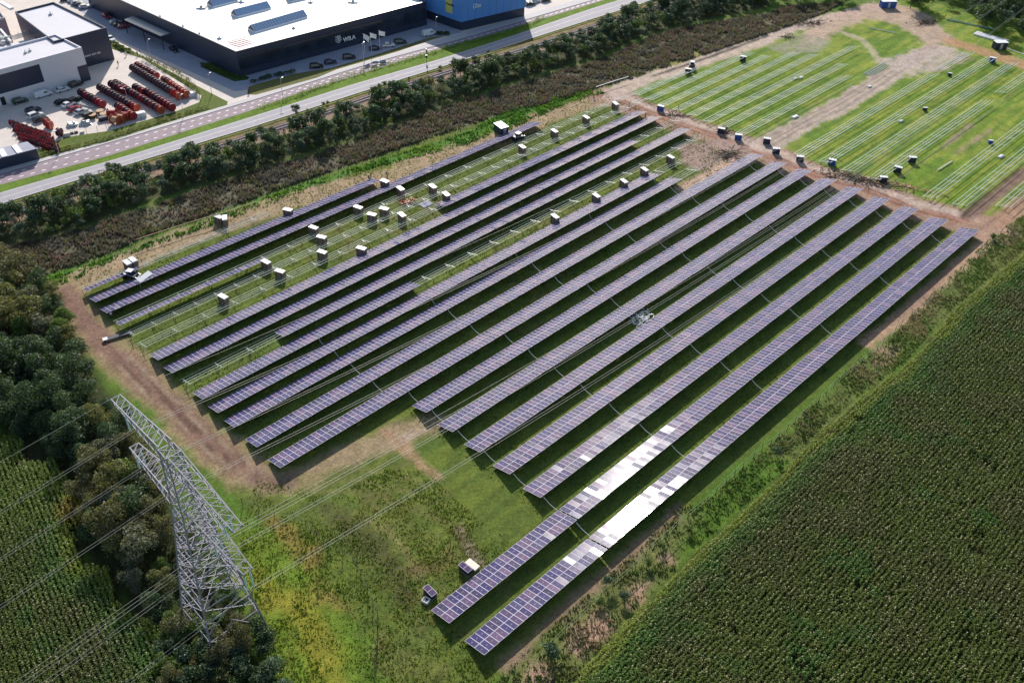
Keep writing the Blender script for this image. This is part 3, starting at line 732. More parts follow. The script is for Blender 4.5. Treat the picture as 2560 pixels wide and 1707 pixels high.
for key, hh, ww, mk_, n_, sz, con in (('dark', 6, 6, 'dark', 1500, .5, 0), ('dark2', 6, 5, 'dark', 1300, .5, 0), ('blue', 5.5, 5.5, 'blue', 1300, .48, 0), ('blue2', 6, 4.6, 'blue', 1200, .48, 0), ('green', 5, 5, 'green', 1200, .45, 0),
        ('green2', 6, 3.6, 'green', 1000, .42, 1), ('light', 5.5, 3.2, 'light', 900, .42, 1), ('light2', 3.5, 4, 'light', 900, .4, 0), ('olive', 5, 5, 'olive', 1100, .42, 0), ('grey', 3.2, 4.2, 'grey', 1000, .36, 0),
        ('wood', 10, 9, 'wood', 3400, .5, 0), ('wood2', 11, 8, 'olive', 3200, .5, 0), ('wood3', 9, 8, 'dark', 3000, .52, 0), ('wood4', 9, 7, 'grey', 2600, .46, 0), ('wood5', 8, 7.5, 'green', 2800, .46, 0)):
    PROTO[key] = (tree_proto(100+k, hh, ww, LEAF[mk_], n_, sz, bool(con)), hh, ww); k += 1
KIND = dict(dark='dark green', blue='blue-green', green='mid green', light='fresh light green', olive='olive green', grey='low greyish')
TREES = []
def tree(x, y, key, scale, label, group, name='tree', cat='tree', sz=None):
    if name == 'deciduous_tree': TREES.append((x, y, key, scale, label, group, name, cat, sz)); return
    return tree_now(x, y, key, scale, label, group, name, cat, sz)
def tree_now(x, y, key, scale, label, group, name='tree', cat='tree', sz=None):
    (crown, trunk), h, w = PROTO[key]
    o = empty(name, (x, y, 0), random.uniform(0, 6.28), label, cat, group)
    o.scale = (scale*random.uniform(.88, 1.12), scale*random.uniform(.88, 1.12), scale*(sz or random.uniform(.85, 1.15)))
    mesh_obj('crown', crown, o); mesh_obj('trunk', trunk, o); return o
def sample(poly, n, mind, seed, tries=60000):
    r = np.random.default_rng(seed); P_ = np.array(poly); lo = P_.min(0); hi = P_.max(0); out = []
    c = r.uniform(lo, hi, (tries, 2)); ok = inpoly(c[:, 0], c[:, 1], poly); c = c[ok]
    for q in c:
        if len(out) >= n: break
        if not out or np.min(np.hypot(*(np.array(out)-q).T)) > mind: out.append(q)
    return out
# tree belt between railway and scrub
BELT = T(0,427,[(-200,560),(0,430),(330,330),(700,200),(1000,60)])+T(640,0,[(-60,1330),(600,1110),(850,1010),(1150,920),(1290,830),(1700,760),(2000,610),(2350,560)])+T(1280,0,[(0,590),(300,450),(700,300),(1000,130),(1500,-20),(1900,-120),(2350,-260),(2350,60),(1750,190),(1300,300),(900,480),(480,610),(0,760)])+T(640,0,[(2350,760),(1900,900),(1480,1060),(1000,1230),(560,1380)])+T(0,427,[(2350,-20),(1300,300),(700,540),(0,690),(-300,760)])
segs = [((0, 330), 'at the left edge beyond the main road'), ((330, 640), 'opposite the red drum yard'), ((640, 900), 'opposite the dark glass factory front'), ((900, 1200), 'opposite the three flagpoles'), ((1200, 1500), 'opposite the blue building'), ((1500, 2600), 'at the far end of the belt')]
def px_of(x, y):
    v = np.array([x, y, -HCAM]); z = v@_F; return 1280+FPX*(v@_R)/z, 853.5-FPX*(v@_U)/z
r_ = np.random.default_rng(5)
belt_poly = [tuple(q) for q in GP(BELT)]
for q in sample(belt_poly, 520, 2.1, 3):
    X, Y = px_of(*q); seg = [s for (a, b_), s in segs if a <= X < b_]; seg = seg[0] if seg else segs[0][1]
    edge = dist_line(np.array([q[0]]), np.array([q[1]]), belt_poly, True)[0]
    p_ = [.20, .12, .18, .14, .10, .07, .06, .03, .05, .05]
    if X > 1150: p_ = [.24, .16, .24, .14, .10, .04, .02, .02, .02, .02]
    key = r_.choice(['dark', 'dark2', 'blue', 'blue2', 'green', 'green2', 'light', 'light2', 'olive', 'grey'], p=p_)
    kd = key.rstrip('2'); sc = r_.uniform(.6, 1.1) if edge > 3 else r_.uniform(.4, .75)
    tree(q[0], q[1], key, sc, '%s tree in the railway belt, %s' % (KIND[kd], seg), '%s trees in the railway belt' % KIND[kd], 'deciduous_tree')
# bushes on the railway verge
for (o_, x, y, s) in (((640,0), 370,1060,.5), ((640,0),1140,820,.4), ((640,0),1180,800,.35), ((640,0),1265,775,.25), ((640,0),1690,640,.3), ((640,0),620,975,.3), ((640,0),660,960,.22), ((640,0),1405,735,.2), ((0,427),1020,20,.5), ((0,427),760,100,.4), ((640,0),2130,495,.25), ((640,0),1815,600,.2), ((640,0),395,1240,1.0), ((640,0),140,1310,.75)):
    g = G(*T(*o_, [(x, y)])[0]); big = s > .7
    tree(g[0], g[1], 'dark' if s > .4 else 'green', s, 'large round dark tree standing alone before the railway' if s == 1.0 else ('round dark tree left of the lone large one' if big else 'small bush on the dry verge by the railway'), 'bushes on the dry verge by the railway' if not big else None, 'deciduous_tree' if big else 'bush', 'tree' if big else 'bush')
# wood on the left
wood_poly = [tuple(q) for q in GP(T(0,427,[(-900,820),(60,790),(330,980),(520,1180),(700,1500)])+T(0,854,[(700,60),(800,300),(950,600),(1200,860),(1400,1100),(1500,1400)])+T(0,1280,[(1560,100),(1600,700),(1500,1000),(1350,880),(1150,520),(900,250),(740,60)])+T(0,854,[(720,1250),(560,1060),(460,980),(240,900),(60,780),(-700,600)]))]
for i, q in enumerate(sample(wood_poly, 200, 3.6, 8)):
    X, Y = px_of(*q)
    key = r_.choice(['wood', 'wood2', 'wood3', 'wood4', 'wood5'], p=[.26, .22, .30, .12, .10])
    if X < 250 and 880 < Y < 1180: key = 'wood3'  # dark foliage only: the wood's deep shadow is put into the leaf colour
    edge = dist_line(np.array([q[0]]), np.array([q[1]]), wood_poly, True)[0]
    where = 'in the upper part of the left wood' if Y < 900 else ('in the shadowed middle of the left wood' if Y < 1150 else 'in the narrow wood beside the pylon')
    knd = {'wood': 'brownish olive', 'wood2': 'olive green', 'wood3': 'dark green', 'wood4': 'greyish green', 'wood5': 'mid green'}[key]
    tree(q[0], q[1], key, r_.uniform(.62, .95) if edge > 2.5 else r_.uniform(.45, .65), '%s tree %s' % (knd, where), '%s trees %s' % (knd, where), 'deciduous_tree')
wood2 = [tuple(q) for q in GP(T(0,1280,[(1620,150),(1850,100),(2050,420),(2150,700),(2330,900),(2420,1100),(2600,1568),(2700,1900),(1600,1900),(1500,1400)]))]
for q in sample(wood2, 110, 2.0, 9):
    key = r_.choice(['wood', 'olive', 'dark', 'blue', 'green', 'wood5'])
    tree(q[0], q[1], key, (r_.uniform(.35, .55) if 'wood' in key else r_.uniform(.55, .85))*(.55 if px_of(*q)[1] < 1560 else 1), 'bushy tree in the thicket at the pylon feet near the bottom edge', 'thicket at the pylon feet', 'deciduous_tree')
# far tree lines and single bushes
topr = [tuple(q) for q in GP([(2265, 50), (2330, 15), (2420, 60), (2560, 110), (2700, 160), (2700, 60), (2560, 20), (2480, -30), (2300, -80), (2200, -60)])]
for q in sample(topr, 60, 4.5, 12): tree(q[0], q[1], r_.choice(['dark', 'dark2', 'wood3', 'blue']), r_.uniform(.9, 1.3), 'dark tree in the shaded line beyond the far corner of the field', 'dark trees beyond the far corner', 'deciduous_tree')
topm = [tuple(q) for q in GP([(1790, 30), (1900, 10), (2010, 20), (2120, 5), (2120, -60), (1900, -70), (1760, -40), (1700, 10)])]
for q in sample(topm, 50, 4.0, 13): tree(q[0], q[1], r_.choice(['dark', 'dark2', 'blue']), r_.uniform(.8, 1.25), 'dark tree at the top where the belt meets the far soil heaps', 'dark trees above the soil heaps', 'deciduous_tree')
for x, y, s in ((1375, 1645, .62), (1515, 1465, .4), (1560, 1500, .38), (1500, 1510, .3), (1620, 1415, .3), (1655, 1370, .25), (1940, 1140, .4), (1990, 1150, .3), (2005, 1085, .28), (2230, 860, .3), (2480, 600, .35), (2060, 930, .2), (1720, 1330, .3), (1790, 1290, .22)):
    g = G(x, y); tree(g[0], g[1], 'blue' if s > .35 else 'green', s, 'round dark bush at the bottom corner of the maize verge' if s == .62 else 'low bush on the rough verge between fence and maize', None if s == .62 else 'bushes on the maize verge', 'bush', 'bush')

def flush_trees(limit=280):
    def size(t):
        d = np.array([t[0], t[1], -HCAM]); return PROTO[t[2]][2]*t[3]/np.linalg.norm(d)
    TREES.sort(key=size, reverse=True)
    named = [t for t in TREES if t[5] is None or 'lone' in t[4]]; others = [t for t in TREES if t not in named]
    for t in named+others[:limit]: tree_now(*t)
    by = {}; r = np.random.default_rng(77)
    VV = []; FF = []; CCs = []; k = 0
    colr = dict(dark=(.055,.095,.05), blue=(.085,.135,.085), green=(.105,.165,.042), light=(.17,.25,.05), olive=(.15,.155,.065), grey=(.15,.16,.115), wood=(.13,.13,.07))
    mk2 = dict(wood='wood', wood2='olive', wood3='dark', wood4='grey', wood5='green')
    for x, y, key, sc, *_ in others[limit:]:
        me = PROTO[key][0][0]; n = len(me.vertices); v = np.empty(n*3, dtype=np.float32); me.vertices.foreach_get('co', v); v = v.reshape(-1, 4, 3)
        sub = v[r.random(len(v)) < .6]; a = r.uniform(0, 6.28); c_, s_ = math.cos(a), math.sin(a)
        w = np.stack([(sub[..., 0]*c_-sub[..., 1]*s_)*sc+x, (sub[..., 0]*s_+sub[..., 1]*c_)*sc+y, sub[..., 2]*sc*r.uniform(.85, 1.15)], -1).reshape(-1, 3)
        VV.append(w); FF.append(np.arange(len(w)).reshape(-1, 4)+k); k += len(w); CCs.append(np.tile(np.array(colr[mk2.get(key, key.rstrip('2'))]), (len(w), 1)))
    m = tint_mat('undergrowth_leaves', .55, .35, 1.0, .7, .4, 0, .32)
    o = mesh_obj('undergrowth', np_mesh('undergrowth', np.concatenate(VV), np.concatenate(FF), m, False, np.concatenate(CCs)))
    tag(o, 'bushy undergrowth filling the gaps between the trees of the belt and wood', 'undergrowth', kind='stuff')
def hedge(name, pts, w, h, m, label, cat='hedge', n=2600, size=.3):
    P_ = [G(*q)[:2] for q in pts]; r = np.random.default_rng(len(label)); c = []
    for a, b in zip(P_[:-1], P_[1:]):
        k = max(2, int(np.hypot(*(b-a))/1.0))
        for t in np.linspace(0, 1, k, endpoint=False): c.append((*(a+(b-a)*t+r.normal(size=2)*.2*w), h*.45))
    c = np.array(c); V, F = leaf_cloud(c, r.uniform(.4, .65, len(c))*w, n, size, r, h/w)
    base = V.mean(0)*[1, 1, 0]; o = mesh_obj(name, np_mesh(name, V-base, F, m), None, tuple(base)); tag(o, label, cat)
hedge('hedge', T(0,0,[(1320,550),(1480,620),(1620,680),(1760,800),(1830,900)]), 1.8, 1.8, LEAF['olive'], 'straggly brown-green hedge along the drum yard fence')
hedge('hedge', T(0,0,[(1020,400),(1100,440),(1200,480)]), 1.3, 1.2, LEAF['green'], 'short clipped hedge at the entrance beside the dark hall')
hedge('hedge', T(0,0,[(1850,590),(1960,620),(2080,680),(2250,715)]), 2.2, .7, LEAF['green'], 'low dark planting bed at the corner of the factory')
hedge('hedge', T(640,0,[(-30,760),(150,710),(360,665)]), 1.8, 1.2, LEAF['dark'], 'dark hedge in the factory shade beside the parking')
hedge('hedge', T(640,0,[(1620,320),(1700,315),(1760,330)]), 2.0, 1.2, LEAF['dark'], 'dark hedge at the end of the parking near the blue building')
hedge('hedge', T(0,0,[(0,1530),(350,1440),(700,1350),(1000,1270),(1500,1110),(1900,990)]), 1.5, .9, LEAF['olive'], 'rough unmown edge along the cycle path before the yard', n=4200)
hedge('hedge', T(640,0,[(20,1000),(350,900),(800,720),(1200,600),(1540,510),(1900,400),(2350,300)])+T(1280,0,[(300,160)]), 2.0, .9, LEAF['light'], 'rough tall weeds on the strip between the two roads', n=5200)

flush_trees()
# ---- crops and rough growth (uncountable)
def poly_bounds(p): a = np.array(p); return a.min(0), a.max(0)
def blades(P, h, w, r, lean=.5, per=3):
    """per leaning triangular blades for each point"""
    n = len(P)*per; Q = np.repeat(P, per, 0); H = np.repeat(h, per)*r.uniform(.6, 1.2, n); a = r.uniform(0, 6.283, n)
    Wd = np.repeat(w, per); sx = np.cos(a)*Wd; sy = np.sin(a)*Wd; b = r.uniform(0, 6.283, n); lx = np.cos(b)*H*lean*r.random(n); ly = np.sin(b)*H*lean*r.random(n)
    Q = Q+np.stack([r.normal(size=n), r.normal(size=n), np.zeros(n)], 1)*Wd[:, None]*1.0
    v = np.stack([Q+np.stack([-sx, -sy, 0*sx], 1), Q+np.stack([sx, sy, 0*sx], 1), Q+np.stack([lx, ly, H], 1)], 1)
    return v.reshape(-1, 3), np.arange(n*3).reshape(n, 3)
def maize(name, px_poly, direction, spacing, plant, label, seed, zh=2.2, bands=None):
    poly = [tuple(q) for q in GP(px_poly, zh)]
    lo, hi = poly_bounds(poly); r = np.random.default_rng(seed)
    d = np.array([math.cos(direction), math.sin(direction)]); e = np.array([-d[1], d[0]])
    cn = np.array([(lo[0], lo[1]), (hi[0], lo[1]), (hi[0], hi[1]), (lo[0], hi[1])]); du = cn@d; de = cn@e
    A_, B_ = np.meshgrid(np.arange(du.min(), du.max(), plant), np.arange(de.min(), de.max(), spacing))
    A_ = A_+r.normal(size=A_.shape)*.07; B_ = B_+r.normal(size=B_.shape)*.13
    P2 = A_.ravel()[:, None]*d+B_.ravel()[:, None]*e
    ok = inpoly(P2[:, 0], P2[:, 1], poly)
    dl = dist_line(P2[:, 0], P2[:, 1], poly, True); nz = fbm(P2[:, 0], P2[:, 1], 9, seed+1, 3)
    ok &= (dl > .8*nz) & ~((nz < .26) & (r.random(len(nz)) < .6)); P2 = P2[ok]; nz = nz[ok]; dl = dl[ok]
    n = len(P2); L = 6; H = zh*(.85+.25*r.random(n))*(.8+.4*nz)*np.where(dl < 2.5, .85, 1)
    base = np.repeat(np.column_stack([P2, np.zeros(n)]), L, 0); Hr = np.repeat(H, L)
    a = np.tile(np.arange(L)*2.4, n)+np.repeat(r.uniform(0, 6.28, n), L)+r.normal(size=n*L)*.3
    zf = Hr*np.tile(np.array([.35, .5, .62, .74, .85, .93]), n); ln = .62*np.tile(np.array([1.05, 1.15, 1.05, .9, .7, .45]), n)*(.8+.4*r.random(n*L))
    al = np.cos(a); ac = np.sin(a)*.72; dx = al*d[0]+ac*e[0]; dy = al*d[1]+ac*e[1]; px_, py_ = -dy, dx; wd = .075
    def pt(f, zz, w): return np.stack([base[:, 0]+dx*ln*f+px_*w, base[:, 1]+dy*ln*f+py_*w, zz], 1)
    z0 = zf; z1 = zf+.22*ln/.6; z2 = zf-.15*ln/.6
    v = np.stack([pt(0, z0, -wd), pt(0, z0, wd), pt(.5, z1, wd*1.3), pt(.5, z1, -wd*1.3), pt(1, z2, wd*.3), pt(1, z2, -wd*.3)], 1)
    F = np.arange(n*L)[:, None]*6; Q = np.concatenate([F+np.array([0, 1, 2, 3]), F+np.array([3, 2, 4, 5])])
    g1 = np.array((.084, .110, .020)); g2 = np.array((.062, .135, .024)); g3 = np.array((.19, .22, .022)); g4 = np.array((.115, .115, .04))
    ed = 1-sstep(dl+ (nz-.5)*9, 2.5, 9); n2 = fbm(P2[:, 0], P2[:, 1], 5, seed+5, 3)
    c = g1[None]*(.8+.5*r.random(n))[:, None]
    def mixc(c, w, g): w = np.clip(w, 0, 1)[:, None]; return c*(1-w)+g*w
    c = mixc(c, .75*sstep(n2, .60, .70), g2); c = mixc(c, .5*sstep(nz, .55, .7), g4*.8); c = mixc(c, ed*.75, g2*1.15)
    c = mixc(c, (1-sstep(dl+(nz-.5)*4, 1.2, 3.6))*.7, g3)
    if bands is not None: c = bands(P2, c, mixc, g2, g3)
    lc = np.repeat(c, L, 0)*(.75+.5*r.random(n*L))[:, None]; top = np.tile(np.array([0, 0, 0, 0, 0, 1.]), n)*(np.repeat(r.random(n), L) < .16)
    lc = lc*(1-top[:, None])+np.array((.42, .36, .22))*top[:, None]
    lc = np.repeat(lc, 6, 0)
    o = mesh_obj(name, np_mesh(name, v.reshape(-1, 3), Q, MAIZE, False, lc)); tag(o, label, 'maize', kind='stuff'); return n
MAIZE = tint_mat('maize_leaves', .5, .3, 1.6, 1.0, .10, 0, .4, fine=4)
ground_dark = (.05, .045, .02)
RF = T(1280,1280,[(440,1620),(730,1290),(1000,1010),(1300,720),(1500,500),(1750,250),(2000,50)])+T(1920,854,[(60,1230),(500,760),(650,650),(850,480),(1050,330),(1260,180),(1400,40)])+T(1920,427,[(1500,1500),(1700,1250),(2000,1000),(2350,720),(2900,300)])+[(2760, 1400), (2700, 1850), (1900, 1850), (1380, 1760)]
maize('maize_field', RF, math.radians(45.2), .75, .26, 'dense dark green maize field filling the lower right corner', 51)
def left_band(P2, c, mixc, g2, g3):
    q = G(60, 1180, 2.2); q2 = G(190, 1260, 2.2); dd = np.hypot(P2[:, 0]-q[0], P2[:, 1]-q[1]); d2 = np.hypot(P2[:, 0]-q2[0], P2[:, 1]-q2[1])
    c = mixc(c, (1-sstep(dd, 6, 20))*.75, (g2+g3)*.5); return mixc(c, (1-sstep(d2, 1.5, 5))*.7, np.array((.30, .19, .03)))
LF = T(0,854,[(-500,700),(0,830),(130,790),(220,870),(225,1050),(400,1050),(470,1000),(530,1050),(640,1250),(720,1380),(840,1568)])+T(0,1280,[(660,90),(740,430),(1000,450),(1060,700),(1130,850),(1420,950),(1650,1350),(1800,1700)])+[(450, 1850), (-150, 1850), (-250, 1200)]
maize('maize_field', LF, math.radians(-54), .75, .24, 'maize field with yellow tips in the lower left corner', 61, bands=left_band)
# dark soil below the crops
def rough(name, px_poly, dens, h, w, cols, label, cat, seed, zones=None, per=3, lean=.6, gp=True, maskf=None):
    poly = [tuple(q) for q in (GP(px_poly) if gp else px_poly)]; lo, hi = poly_bounds(poly); r = np.random.default_rng(seed)
    n = int((hi[0]-lo[0])*(hi[1]-lo[1])*dens); P2 = r.uniform(lo, hi, (n, 2)); ok = inpoly(P2[:, 0], P2[:, 1], poly); P2 = P2[ok]
    nz = fbm(P2[:, 0], P2[:, 1], 4, seed+3, 3); keep = r.random(len(P2)) < sstep(nz, .25, .6)*.9+.1
    if maskf is not None: keep &= maskf(P2)
    P2 = P2[keep]; nz = nz[keep]; n = len(P2)
    P3 = np.column_stack([P2, np.zeros(n)]); H = h*(.5+nz)*r.uniform(.5, 1.3, n); V, F = blades(P3, H, w*r.uniform(.7, 1.4, n), r, lean, per)
    cols = np.array(cols); n2 = fbm(P2[:, 0], P2[:, 1], 7, seed+9, 3); k = np.clip(((n2-.28)/.44*len(cols)+r.normal(size=n)*.6).astype(int), 0, len(cols)-1)
    c = cols[k]*(.7+.6*r.random(n))[:, None]
    o = mesh_obj(name, np_mesh(name, V, F, ROUGHM, False, np.repeat(c, per*3, 0))); tag(o, label, cat, kind='stuff'); return n
ROUGHM = tint_mat('rough_growth', .8, .2, 1.35, 1.0, .15, 0, .4, fine=4)
rough('scrub', SCRUB, 6.0, .9, .2, [(.125, .115, .085), (.10, .10, .055), (.145, .13, .10), (.15, .10, .085), (.115, .125, .05), (.12, .11, .09)], 'grey-brown waist-high scrub strip between the tree belt and fence', 'scrub', 71, per=4)
rough('grass_verge', GREENV, 3.5, .55, .2, [(.05, .13, .02), (.09, .19, .025), (.12, .21, .03)], 'vivid green weeds along the fence before the scrub', 'grass', 72)
MEAD = T(640,1280,[(-150,250),(0,-300),(700,-150),(1200,-400),(1560,-380),(1900,-60),(2350,300),(1600,900),(1800,1050),(2100,1350),(2300,1700),(200,1700),(-100,700)])+[]
rough('meadow_grass', MEAD, 9.0, .26, .08, [(.10, .15, .02), (.13, .18, .022), (.18, .20, .035), (.20, .18, .055), (.13, .20, .025), (.11, .17, .02)], 'uneven tussocky meadow grass below the pylon and rows', 'grass', 73, per=3, lean=.9)
VRG = T(1280,1280,[(-100,1500),(0,1380),(600,830),(1100,380),(1560,-60)])+T(1280,854,[(1750,1480),(2350,960)])+T(1920,854,[(500,480),(900,100)])+T(1920,427,[(1100,1560),(1500,1130),(1950,700),(2200,500),(2350,400),(2350,720),(2000,1000),(1700,1250),(1450,1520)])+T(1920,854,[(1260,180),(850,480),(500,760),(60,1230)])+T(1280,1280,[(2000,50),(1500,500),(1000,1010),(480,1700),(-200,1700)])
rough('verge_weeds', VRG, 8.0, .45, .11, [(.09, .14, .035), (.13, .16, .045), (.18, .18, .07), (.08, .13, .04), (.24, .20, .11)], 'rough weeds on the verge between the fence and maize', 'weeds', 74, per=3, lean=.8)
def between(P2):
    c = P2[:, 0]*BV[0]+P2[:, 1]*BV[1]; u = P2[:, 0]*AV[0]+P2[:, 1]*AV[1]; return np.ones(len(P2), bool)
rough('field_grass', [W(-194, 50)[:2], W(-110, 50)[:2], W(-110, 78)[:2], W(-54, 78)[:2], W(-54, 221)[:2], W(-194, 221)[:2]], 2.0, .26, .1, [(.09, .13, .02), (.13, .17, .025), (.18, .21, .03), (.20, .20, .05)], 'rank grass growing between and under the solar rows', 'grass', 75, gp=False, lean=.9)

# ------------------------------------------------------------------ buildings (row-aligned coordinates: c across, u along)
def wp(c, u, z): return tuple(W(c, u, z))
def slab(b, quad, z0, z1, mi=0, top=None):
    b.prism([W(c, u)[:2] for c, u in quad], z0, z1, mi, top)
def on_face(b, p, q, s0, s1, z0, z1, out, mi=0, th=.03):
    """flat panel on the wall that runs from p to q (c,u); s in metres from p, standing out by out"""
    P_ = W(*p); Q_ = W(*q); d = (Q_-P_).normalized(); n = Vector((d.y, -d.x, 0))
    a = P_+d*s0; c = P_+d*s1
    for z, zz in ((z0, z1),):
        b.prism([(a+n*0)[:2], (c+n*0)[:2], (c+n*out)[:2], (a+n*out)[:2]], z, zz, mi)
def face_len(p, q): return (W(*q)-W(*p)).length
# hall A: white front, black panel, pale roof with parapet
A_FR = CU(204, 118.5, 10.9); A_BR = CU(138.9, 85.8, 10.9); A_F0 = (A_FR[0]+1.0, A_FR[1]-60); A_B0 = (A_BR[0]+1.0, A_BR[1]-60)
b = MB(); slab(b, [A_F0, A_FR, A_BR, A_B0], 0, 10.3, 0, 1)
hall = b.build('white_hall', [MAT['white_wall'], MAT['grey_roof']]); tag(hall, 'white hall with a long black wall panel and pale flat roof', 'building')
def parapet(quad, z0, z1, t, m, parent, name='parapet'):
    b = MB(); n = len(quad); cx = sum(p[0] for p in quad)/n; cu = sum(p[1] for p in quad)/n
    ws = [W(*p) for p in quad]; ctr = sum(ws, Vector())/n; area = 0
    ins_ = []
    for i in range(n):
        p = ws[i]; a = (ws[i-1]-p).normalized(); c = (ws[(i+1) % n]-p).normalized(); k = a+c; sn = max(.3, abs(a.x*c.y-a.y*c.x)); ins_.append(p+k*(t/sn))
    for i in range(n):
        j = (i+1) % n; b.prism([ws[i][:2], ws[j][:2], ins_[j][:2], ins_[i][:2]], z0, z1)
    return b.build(name, m, parent)
parapet([A_F0, A_FR, A_BR, A_B0], 10.301, 10.9, .35, MAT['white_wall'], hall)
L = face_len(A_FR, A_F0)
b = MB(); on_face(b, A_F0, A_FR, L-60, L-14.3, 3.6, 9.3, .03, 0); b.build('wall_panel', MAT['dark_wall'], hall)
b = MB(); on_face(b, A_F0, A_FR, L-3.2, L+.02, .05, 5.2, .12, 0); b.build('gate', MAT['dark_wall'], hall)
b = MB(); on_face(b, A_F0, A_FR, L-28.7, L-27.4, .05, 2.6, .12, 0); b.build('door', MAT['black'], hall)
def roof_unit(c, u, z, s, parent, m=None):
    b = MB(); p = W(c, u); b.box(p.x-s, p.x+s, p.y-s*.7, p.y+s*.7, z, z+.5); b.bar((p.x, p.y, z+.5), (p.x, p.y, z+1.1), s*.35, 8); return b.build('roof_vent', m or MAT['steel'], parent)
for x, y in ((235, 490), (275, 472)): c, u = CU(*T(0,0,[(x, y)])[0], 10.3); roof_unit(c, u, 10.3, .45, hall)
# hall B: dark
B_FR = CU(265.5, 69.4, 11.0); B_BR = CU(133.4, 5.4, 11.0); wB = B_FR[1]-CU(168.9, 95.3, 11.0)[1]+4.6
B_FL = (A_FR[0]-10.5, B_FR[1]-wB); B_FL = (B_FR[0]+.2, B_FR[1]-wB); B_BL = CU(36.8, 30, 11.0)
b = MB(); slab(b, [B_FL, B_FR, B_BR, B_BL], 0, 10.4, 0, 1); hb = b.build('dark_hall', [MAT['dark_wall'], MAT['grey_roof']]); tag(hb, 'tall black-walled hall with a pale flat roof behind the white hall', 'building')
parapet([B_FL, B_FR, B_BR, B_BL], 10.401, 11.0, .3, MAT['dark_wall'], hb)
L = face_len(B_FL, B_FR); b = MB()
for k in range(9): on_face(b, B_FL, B_FR, L-9.6+k*.62, L-9.6+k*.62+(.46 if k not in (3, 6) else .2), 3.3, 3.85, .05)
b.build('lettering', MAT['grey_roof'], hb)
c, u = CU(*T(0,0,[(465, 138)])[0], 10.4); roof_unit(c, u, 10.4, .6, hb)
# low rear building with pipes and brown-pink roofs behind
cq = [CU(*q, 6.0) for q in T(0,0,[(0, 440), (490, 305), (160, 195), (-300, 330)])]
b = MB(); slab(b, [(A_B0[0]-.3, A_B0[1]), (A_BR[0]-.3, A_BR[1]-.5), (B_BL[0]+14, B_BL[1]-.3), (B_BL[0]+12, B_BL[1]-50)], 0, 6.0, 0, 1); lb = b.build('low_annex', [MAT['grey_roof'], MAT['grey_roof']]); tag(lb, 'low flat annex carrying white pipes between the two halls', 'building')
b = MB(); A1 = G(*T(0,0,[(90, 340)])[0], 6.6); A2 = G(*T(0,0,[(330, 270)])[0], 6.6)
for k in range(4): o_ = Vector(A1)+Vector((BV[0], BV[1], 0))*k*1.1; b.bar(o_, Vector(A2)+Vector((BV[0], BV[1], 0))*k*1.1, .14, 6)
for k in range(4): o_ = Vector(G(*T(0,0,[(110+k*60, 335-k*17)])[0], 6.0)); b.bar(o_, o_+Vector((0, 0, .7)), .1)
b.build('roof_pipes', MAT['steel'], lb)
b = MB(); b.bar(Vector(G(*T(0,0,[(5, 275)])[0], 7)), Vector(G(*T(0,0,[(100, 385)])[0], 7)), .5, 4); b.build('duct', MAT['white'], lb)
b = MB()
for k in range(14):
    q = Vector(G(*T(0,0,[(random.uniform(-20, 80), random.uniform(330, 410))])[0], 6.0)); b.box(q.x-.7, q.x+.7, q.y-.4, q.y+.4, 6, 6+random.uniform(.6, 1.8))
b.build('roof_units', MAT['steel'], lb)
b = MB(); slab(b, [(B_BL[0]-2.5, B_BL[1]-3), (B_BL[0]-2.5, B_BL[1]-70), (B_BL[0]-45, B_BL[1]-70), (B_BL[0]-45, B_BL[1]+4)], 0, 8.5, 0, 1); rb_ = b.build('brown_roof_building', [MAT['pinkwall'], MAT['pinkwall']]); tag(rb_, 'building with brownish pink roof at the upper left corner', 'building')
parapet([(B_BL[0]-2.5, B_BL[1]-3), (B_BL[0]-2.5, B_BL[1]-70), (B_BL[0]-45, B_BL[1]-70), (B_BL[0]-45, B_BL[1]+4)], 8.501, 9.1, .4, MAT['cycle'], rb_)
b = MB(); q = [G(*p, 8.9)[:2] for p in T(0,0,[(0, 35), (90, 90), (125, 78), (30, 25), (0, 22)])]; b.prism([tuple(p) for p in q], 8.55, 9.3); b.build('rooflight', MAT['white'], rb_)
# factory with white roof
HW = 8.8; WFL = CU(589.6, 129.4, HW); WFR = CU(1065.4, 4, HW); WBL = CU(299.6, 0, HW); KW = (WBL[1]-WFL[1])/(WBL[0]-WFL[0])
WBL = (WFL[0]-95, WFL[1]-KW*95); WBR = (WFR[0]-95, WFR[1]-KW*95)
b = MB(); slab(b, [WFL, WFR, WBR, WBL], 0, HW-.5, 0, 1); fac = b.build('factory', [MAT['dark_wall'], MAT['white_roof']]); tag(fac, 'long factory with white roof, dark glass front and WILA lettering', 'building')
parapet([WFL, WFR, WBR, WBL], HW-.499, HW, .35, MAT['dark_wall'], fac)
LF_ = face_len(WFL, WFR)
b = MB(); on_face(b, WFL, WFR, .3, LF_-.3, 2.2, 6.3, .04); b.build('glass_front', MAT['facade'], fac)
b = MB(); on_face(b, WFL, WFR, .05, LF_-.05, 6.6, 6.85, .16); on_face(b, WFL, WFR, .05, LF_-.05, 2.0, 2.12, .12); b.build('ledge', MAT['dark_wall'], fac)
b = MB(); s = 2.
while s < LF_-1: on_face(b, WFL, WFR, s, s+.07, 2.2, 6.3, .08); s += 4.1
b.build('mullions', MAT['black'], fac)
def frame_of(p, q):
    P_ = W(*p); d = (W(*q)-P_).normalized(); return P_, d, Vector((d.y, -d.x, 0))
